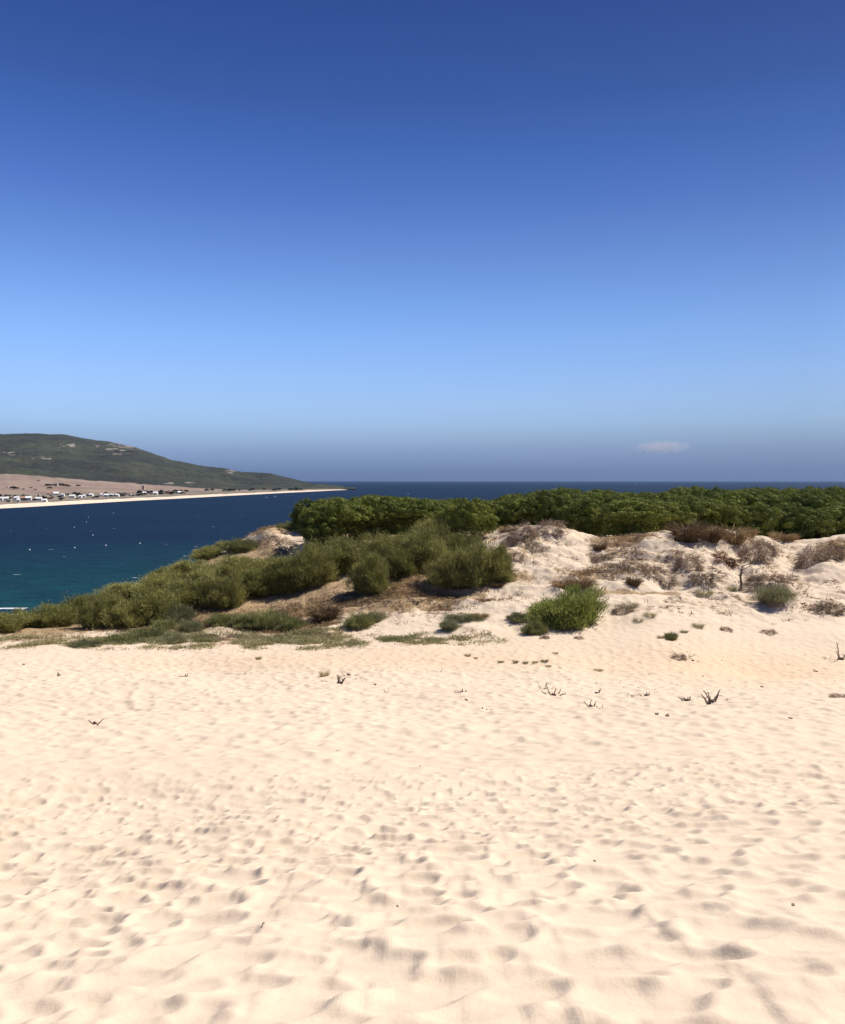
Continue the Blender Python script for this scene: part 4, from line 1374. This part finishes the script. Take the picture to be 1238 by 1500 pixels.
M_WHITE = mat_plain('whitewash', (0.80, 0.79, 0.76), 0.8, 0.06)
M_BUFF = mat_plain('buff_render', (0.45, 0.36, 0.28), 0.9, 0.15)
M_TILE = mat_plain('clay_tiles', (0.42, 0.19, 0.11), 0.85, 0.25)
M_FLATR = mat_plain('flat_roof', (0.62, 0.58, 0.52), 0.9, 0.1)
M_PANE = mat_plain('dark_window', (0.04, 0.05, 0.06), 0.2, 0.1)
M_STONE = mat_plain('old_stone', (0.50, 0.42, 0.33), 0.95, 0.3, None, 0.8)


def gable(L, Dp, h, rise, ov=0.35):
    V = np.array([(-L / 2 - ov, -Dp / 2 - ov, h), (L / 2 + ov, -Dp / 2 - ov, h), (L / 2 + ov, 0, h + rise), (-L / 2 - ov, 0, h + rise), (-L / 2 - ov, Dp / 2 + ov, h), (L / 2 + ov, Dp / 2 + ov, h),
                  (-L / 2 - ov, -Dp / 2 - ov, h - .18), (L / 2 + ov, -Dp / 2 - ov, h - .18), (L / 2 + ov, Dp / 2 + ov, h - .18), (-L / 2 - ov, Dp / 2 + ov, h - .18)], float)
    F = np.array([(0, 1, 2, 3), (3, 2, 5, 4), (6, 7, 1, 0), (8, 9, 4, 5), (9, 8, 7, 6), (7, 8, 5, 1), (9, 6, 0, 4), (1, 5, 2, 2), (0, 3, 3, 4)])
    F = np.array([(0, 1, 2, 3), (3, 2, 5, 4), (6, 7, 1, 0), (8, 9, 4, 5), (9, 8, 7, 6), (7, 8, 5, 1), (9, 6, 0, 4)])
    return V, F


def house_parts(L, Dp, h, wallm, roofm, gab, nwin):
    parts = [('wall', boxes('wall', [(-L / 2, L / 2, -Dp / 2, Dp / 2, -1.5, h - (0.2 if gab else 0))], wallm))]
    if gab:
        V, F = gable(L, Dp, h, Dp * 0.28)
        parts.append(('roof', mesh_np('roof', V, F, roofm)))
        Vg = np.array([(-L / 2, -Dp / 2, h - 0.19), (-L / 2, Dp / 2, h - 0.19), (-L / 2, 0.02, h + Dp * .25), (-L / 2, -.02, h + Dp * .25),
                       (L / 2, -Dp / 2, h - 0.19), (L / 2, Dp / 2, h - 0.19), (L / 2, 0.02, h + Dp * .25), (L / 2, -.02, h + Dp * .25)], float)
        parts.append(('gable', mesh_np('gable', Vg, np.array([(0, 3, 2, 1), (4, 5, 6, 7)]), wallm)))
    else:
        parts.append(('roof', boxes('roof', [(-L / 2 - .1, L / 2 + .1, -Dp / 2 - .1, Dp / 2 + .1, h + .003, h + .28)], roofm)))
    parts.append(('door', boxes('door', [(-L * .07, -L * .07 + 1.0, -Dp / 2 - .04, -Dp / 2 + .02, 0, 2.1)], M_PANE)))
    for k in range(nwin):
        cx = -L / 2 + L * (k + 0.5) / nwin
        if abs(cx + L * .07 - .5) < 1.1:
            continue
        parts.append(('window', boxes('window', [(cx - .5, cx + .5, -Dp / 2 - .04, -Dp / 2 + .02, 1.0, 2.1)], M_PANE)))
    return parts


HP = {'flat': (8, 3.4, house_parts(8, 8, 3.0, M_WHITE, M_WHITE, True, 4)),  # white gable added so that the roof catches the sun and reads bright
      'long': (14, 4.2, house_parts(14, 9, 3.2, M_WHITE, M_WHITE, True, 6)),
      'tiled': (9, 4.6, house_parts(9, 7, 3.2, M_WHITE, M_TILE, True, 4)),
      'buff': (8, 3.6, house_parts(8, 7, 3.4, M_BUFF, M_FLATR, False, 4)),
      'ruin': (8, 4.6, house_parts(8, 6, 4.4, M_STONE, M_STONE, False, 3))}


def far_loc(px, py):
    """spot on the far land whose ground shows at this picture point"""
    f = lambda a: float(np.interp(px, fpx, a))
    segs = [(f(dbt), f(bt)), (f(dfb), f(fb)), (f(dft), f(ft))]
    for (d0, p0), (d1, p1) in zip(segs, segs[1:]):
        z0 = float(zat(p0, d0)); z1 = float(zat(p1, d1))
        t = np.linspace(0, 1, 60); D = d0 + (d1 - d0) * t; Z = z0 + (z1 - z0) * t
        P = 750 - FPX * np.tan(np.arctan((Z - EYE) / D) + PITCH)
        if P.min() <= py <= P.max() + 0.6:
            i = int(np.argmin(np.abs(P - py)))
            return (px - 619) / FPX * D[i], float(D[i]), float(Z[i])
    d0, p0 = segs[0] if py > bt.max() else segs[1]
    return (px - 619) / FPX * d0, d0, float(zat(p0, d0))


ORD = ['leftmost', 'second', 'third', 'fourth', 'fifth', 'sixth', 'seventh', 'eighth', 'ninth', 'tenth', 'eleventh', 'twelfth', 'thirteenth', 'fourteenth', 'fifteenth',
       'sixteenth', 'seventeenth', 'eighteenth', 'nineteenth', 'twentieth', 'twenty-first', 'twenty-second', 'twenty-third', 'twenty-fourth', 'twenty-fifth', 'twenty-sixth',
       'twenty-seventh', 'twenty-eighth', 'twenty-ninth', 'thirtieth', 'thirty-first', 'thirty-second', 'thirty-third', 'thirty-fourth', 'thirty-fifth', 'thirty-sixth']
HS = [(2, 732.5, 6, 'flat'), (9, 732.8, 8, 'long'), (13, 735.3, 7, 'buff'), (25, 732, 8, 'flat'), (27, 735, 5, 'flat'), (34, 732.2, 8, 'tiled'), (42, 732.4, 9, 'flat'), (57, 733, 10, 'long'), (57, 727.2, 3, 'buff'), (66, 735, 6, 'flat'),
      (71, 724.6, 5, 'tiled'), (76, 724.7, 4, 'tiled'), (82, 725.6, 8, 'flat'), (92, 727, 6, 'long'), (106, 729, 9, 'long'), (118, 729, 5, 'flat'), (123, 728.4, 5, 'flat'),
      (134, 726.6, 6, 'flat'), (145, 728, 4, 'buff'), (149, 726.3, 4, 'flat'), (156, 727.4, 7, 'flat'), (164, 727.2, 7, 'long'), (172, 727, 6, 'flat'), (181, 726.2, 6, 'buff'),
      (190, 725.6, 5, 'tiled'), (204, 724.8, 5, 'buff'), (212, 724, 6, 'flat'), (221, 724.2, 4, 'buff'), (228, 724.4, 7, 'flat'), (240, 723.6, 5, 'buff'), (248, 723, 5, 'tiled'), (256, 722.6, 5, 'buff'), (263, 723.2, 6, 'flat'), (270, 722.8, 5, 'tiled')]
DESC = {'flat': 'white house with a white roof', 'long': 'long low white building', 'tiled': 'small red-roofed house', 'buff': 'buff flat-roofed house'}
cntk = {}
for px, py, w, kind in HS:
    x, d, z = far_loc(px, py)
    L0, h0, parts = HP[kind]
    k = w * 0.85 * d / FPX / L0
    root = bpy.data.objects.new('village_house', None)
    COL.objects.link(root)
    root.location = (x, d, z)
    root.rotation_euler = (0, 0, R0.uniform(-0.3, 0.3) + 0.3)
    hk = max(0.95, min(1.8, k * 1.15))
    root.scale = (k, min(k, 1.3), hk)
    c = cntk.get(kind, 0); cntk[kind] = c + 1
    tag(root, '%s in the far village, %s of these from the left' % (DESC[kind], ordinal(c + 1)), 'house', 'houses of the far shore village')
    for nm, me in parts:
        link(nm, me, root)
# old tower and ruin on the dry field
x, d, z = far_loc(210.5, 717.6)
root = bpy.data.objects.new('old_tower', None); COL.objects.link(root); root.location = (x, d, z)
tag(root, 'small square stone tower standing alone above the village', 'tower')
a = np.linspace(0, 2 * math.pi, 13)
link('wall', boxes('wall', [(-2.6, 2.6, -2.6, 2.6, -1, 8.6)], M_STONE), root)
link('parapet', boxes('parapet', [(-3.0, 3.0, -3.0, -2.5, 8.603, 9.8), (-3.0, 3.0, 2.5, 3.0, 8.603, 9.8), (-3.0, -2.5, -2.497, 2.497, 8.603, 9.8), (2.5, 3.0, -2.497, 2.497, 8.603, 9.8)], M_STONE), root)
link('window', boxes('window', [(-.5, .5, -2.66, -2.55, 5, 6.6)], M_PANE), root)
x, d, z = far_loc(82.5, 711.8)
root = bpy.data.objects.new('stone_farmhouse', None); COL.objects.link(root); root.location = (x, d, z)
root.scale = (1.0, 1.0, 1.15)
tag(root, 'pale stone farmhouse alone in the dry field between two dark tree clumps', 'house')
for nm, me in HP['ruin'][2]:
    link(nm, me, root)

# dark trees and bushes of the far plain
def fartree_mesh(seed):
    r = np.random.default_rng(seed)
    n = 420
    q = dome_dirs(n, r, -0.1)
    lump = 1 + 0.5 * fbm(q[:, 0] * 1.7 + seed, q[:, 1] * 1.7, 3, seed)
    P = q * lump[:, None] * np.array([2.6, 2.6, 2.2]) * r.uniform(0.6, 1.0, n)[:, None] + np.array([0, 0, 1.5])
    V, F = blades(P, q + r.normal(size=(n, 3)) * 0.5, r.uniform(.5, 1.0, n), r.uniform(.4, .8, n), r, 0.5)
    crown = mesh_np('crown', V, F, M_FARL)
    V, F = tubes([crooked((0, 0, -0.5), (0, 0, 1), 2.4, .22, .12, r, 4, .05)], 5)
    return crown, mesh_np('trunk', V, F, M_BARK)


M_FARL = mat_leaf('dark_scrub_leaves', (0.022, 0.032, 0.020), (0.045, 0.055, 0.032), (0.018, 0.026, 0.016), 0.1)
FT = [fartree_mesh(90 + i) for i in range(3)]
rq = random.Random(4)
spots = []
for i in range(120):
    px = rq.uniform(-40, 275)
    lo = np.interp(px, [0, 60, 275], [734.5, 734, 723.2]); hi = np.interp(px, [0, 60, 100, 275], [727, 725, 724, 719.6])
    spots.append((px, rq.uniform(hi, lo), rq.uniform(3.0, 6.5), 0))
for px, py, w in ((20, 716, 9), (24, 716.5, 7), (34, 717, 4), (46, 715, 4), (71, 711.6, 8), (76, 711.4, 6), (90, 711.6, 9), (96, 712, 8), (101, 712.6, 6), (73, 716, 7), (115, 712.5, 6), (52, 717.5, 4), (10, 714, 3), (57, 704.5, 4)):
    spots.append((px, py, w, 1))
for i in range(24):
    px = rq.uniform(285, 455)
    spots.append((px, float(np.interp(px, fpx, fb)) + rq.uniform(-0.2, 0.9), rq.uniform(3, 6), 2))
FTR = [[], [], []]
for px, py, w, zn in spots:
    x, d, z = far_loc(px, py)
    crown, trunk = FT[rq.randrange(3)]
    root = bpy.data.objects.new('scrub_tree', None)
    COL.objects.link(root)
    k = w * d / FPX / 5.4
    root.location = (x, d, z)
    root.rotation_euler = (0, 0, rq.uniform(0, 6.28))
    root.scale = (k, k, k * (0.75 if zn != 1 else 0.5))
    FTR[zn].append(root)
    tag(root, ['small dark tree among the houses of the far shore village', 'dark bush or tree clump on the dry field above the village', 'dark scrub tree above the far beach, right of the village'][zn],
        'tree', ['trees of the far village', 'bushes of the dry field', 'scrub above the far beach'][zn])
    link('trunk', trunk, root)
    link('crown', crown, root)


rank_labels(FTR[0], 'small dark tree among the far village houses, %s from the left')
rank_labels(FTR[1], 'dark bush clump on the dry field above the far village, %s from the left')
rank_labels(FTR[2], 'dark scrub tree above the far beach, right of the village, %s from the left')


def lathe(prof, n=16):
    V = [(r_ * math.cos(t), r_ * math.sin(t), z_) for r_, z_ in prof for t in np.linspace(0, 2 * math.pi, n, endpoint=False)]
    F = [(i * n + j, i * n + (j + 1) % n, (i + 1) * n + (j + 1) % n, (i + 1) * n + j) for i in range(len(prof) - 1) for j in range(n)]
    return np.array(V, float), np.array(F)


M_BUOY = mat_plain('white_buoy', (0.80, 0.81, 0.82), 0.4, 0.05)
V, F = lathe([(0.01, -.35), (.3, -.3), (.46, 0), (.47, .12), (.40, .4), (.22, .6), (.08, .66), (.07, .8), (.01, .82)])
B_BODY = mesh_np('float_body', V, F, M_BUOY, True)
V, F = lathe([(.475, -.02), (.50, .0), (.50, .08), (.475, .1)])
B_RING = mesh_np('band', V, F, M_TILE, True)
BU = [(42, 806, 'lowest white buoy in the bay, at the left'), (204, 796.5, 'white buoy nearest the bushes on the skyline'), (135, 784.5, 'bright white buoy in the middle of the bay'),
      (154, 799.5, 'faint buoy between the bright middle one and the one near the bushes'), (108, 803, 'faint buoy right of the lowest one'), (108, 773, 'white buoy left of the bright middle one, further out'),
      (126, 765, 'small buoy below the furthest one'), (129, 758, 'furthest buoy, towards the village beach'), (166, 752, 'small buoy off the right part of the village beach')]
for px, py, lab in BU:
    d = EYE / -float(slope(py))
    root = bpy.data.objects.new('buoy', None); COL.objects.link(root)
    root.location = ((px - 619) / FPX * d, d, 0.05)
    tag(root, lab, 'buoy', 'mooring buoys in the bay')
    root.scale = (0.85, 0.85, 0.85)
    link('float_body', B_BODY, root); link('band', B_RING, root)


def hull_mesh(L, B, H):
    st = np.linspace(-1, 1, 12); prof = np.linspace(0, 1, 6)
    V = []
    for s_ in st:
        w = B / 2 * (1 - max(0, s_) ** 2.2) * (0.85 + 0.15 * (1 - abs(min(0, s_))))
        for side in (-1, 1):
            for q in (prof if side < 0 else prof[::-1]):
                V.append((s_ * L / 2, side * w * (q ** 0.5), -0.3 * H + q * H * (1 + 0.25 * max(0, s_))))
    V = np.array(V); n = 12
    F = [(i * n + j, i * n + (j + 1) % n, (i + 1) * n + (j + 1) % n, (i + 1) * n + j) for i in range(11) for j in range(n)]
    return V, np.array(F)


def boat(px, py, L, lab, sail=False):
    d = EYE / -float(slope(py))
    root = bpy.data.objects.new('sailing_boat' if sail else 'motor_boat', None); COL.objects.link(root)
    root.location = ((px - 619) / FPX * d, d, 0)
    root.rotation_euler = (0, 0, 0.5)
    tag(root, lab, 'boat', None if sail else 'small boats off the far beach')
    V, F = hull_mesh(L, L * 0.3, L * 0.14)
    link('hull', mesh_np('hull', V, F, M_WHITE, True), root)
    if sail:
        V, F = tubes([(np.array([[0, 0, 0], [0, 0, L * 1.35]]), np.array([.14, .08]))], 6)
        link('mast', mesh_np('mast', V, F, M_FLATR), root)
        for nm, x0, x1, zt in (('mainsail', -0.06, -0.46, 1.3), ('jib', 0.04, 0.46, 1.15)):
            g = []
            for i in range(9):
                t = i / 8
                for j in range(6):
                    u = j / 5
                    g.append(((x0 + (x1 - x0) * u * (1 - t)) * L, 0.05 * L * math.sin(math.pi * u) * (1 - t) + 0.01, (0.14 + (zt - 0.14) * t) * L))
            f = [(i * 6 + j, i * 6 + j + 1, (i + 1) * 6 + j + 1, (i + 1) * 6 + j) for i in range(8) for j in range(5)]
            link(nm, mesh_np(nm, np.array(g), np.array(f), M_WHITE, True), root)
    else:
        link('cabin', boxes('cabin', [(-L * .1, L * .18, -L * .09, L * .09, L * .1, L * .28)], M_WHITE), root)
        link('windscreen', boxes('windscreen', [(L * .181, L * .2, -L * .08, L * .08, L * .16, L * .26)], M_PANE), root)


boat(931, 709.5, 13, 'white sailing boat far out on the open sea, above the pines', True)
boat(402, 728.2, 7, 'white motor boat off the far beach, right one of two')
boat(390, 729.0, 5.5, 'white motor boat off the far beach, left one of two')
boat(598, 724, 6, 'white motor boat on the open sea just above the left pines')

# ------------------------------------------------------------------ faint cloud over the sea horizon, beyond the haze
def cloud():
    m = bpy.data.materials.new('cloud'); m.use_nodes = True
    n, l = m.node_tree.nodes, m.node_tree.links
    n.clear()
    out = n.new('ShaderNodeOutputMaterial')
    v = n.new('ShaderNodeVolumePrincipled')
    v.inputs['Color'].default_value = (0.93, 0.90, 0.92, 1)
    tcn = n.new('ShaderNodeTexCoord')
    ln = n.new('ShaderNodeVectorMath'); ln.operation = 'LENGTH'; l.new(tcn.outputs['Object'], ln.inputs[0])
    fall = node_range(n, l, ln.outputs['Value'], 0.25, 1.0, 1.0, 0.0)
    mpc = n.new('ShaderNodeMapping'); mpc.inputs['Scale'].default_value = (3.2, 2.0, 1.0); l.new(tcn.outputs['Object'], mpc.inputs['Vector'])
    nz = node_noise(n, l, 1.6, 6, 0.65, mpc.outputs[0])
    dd = node_math(n, l, 'SUBTRACT', node_math(n, l, 'ADD', nz, node_math(n, l, 'MULTIPLY', fall, 0.55)), 0.72)
    dens = node_math(n, l, 'MULTIPLY', node_math(n, l, 'MAXIMUM', dd, 0.0), CLOUD_D)
    l.new(dens, v.inputs['Density'])
    l.new(v.outputs[0], out.inputs['Volume'])
    prof = [(math.sin(t) + 1e-4, -math.cos(t)) for t in np.linspace(0.02, math.pi - 0.02, 16)]
    V, F = lathe(prof, 28)
    o = link('cloud', mesh_np('cloud', V, F, m, True))
    d = 42000.0
    o.location = ((968 - 619) / FPX * d, d, float(zat(655, d)))
    o.scale = (2100, 1500, 520)
    tag(o, kind='structure')


CLOUD_D = 0.0022
cloud()

#@@END@@
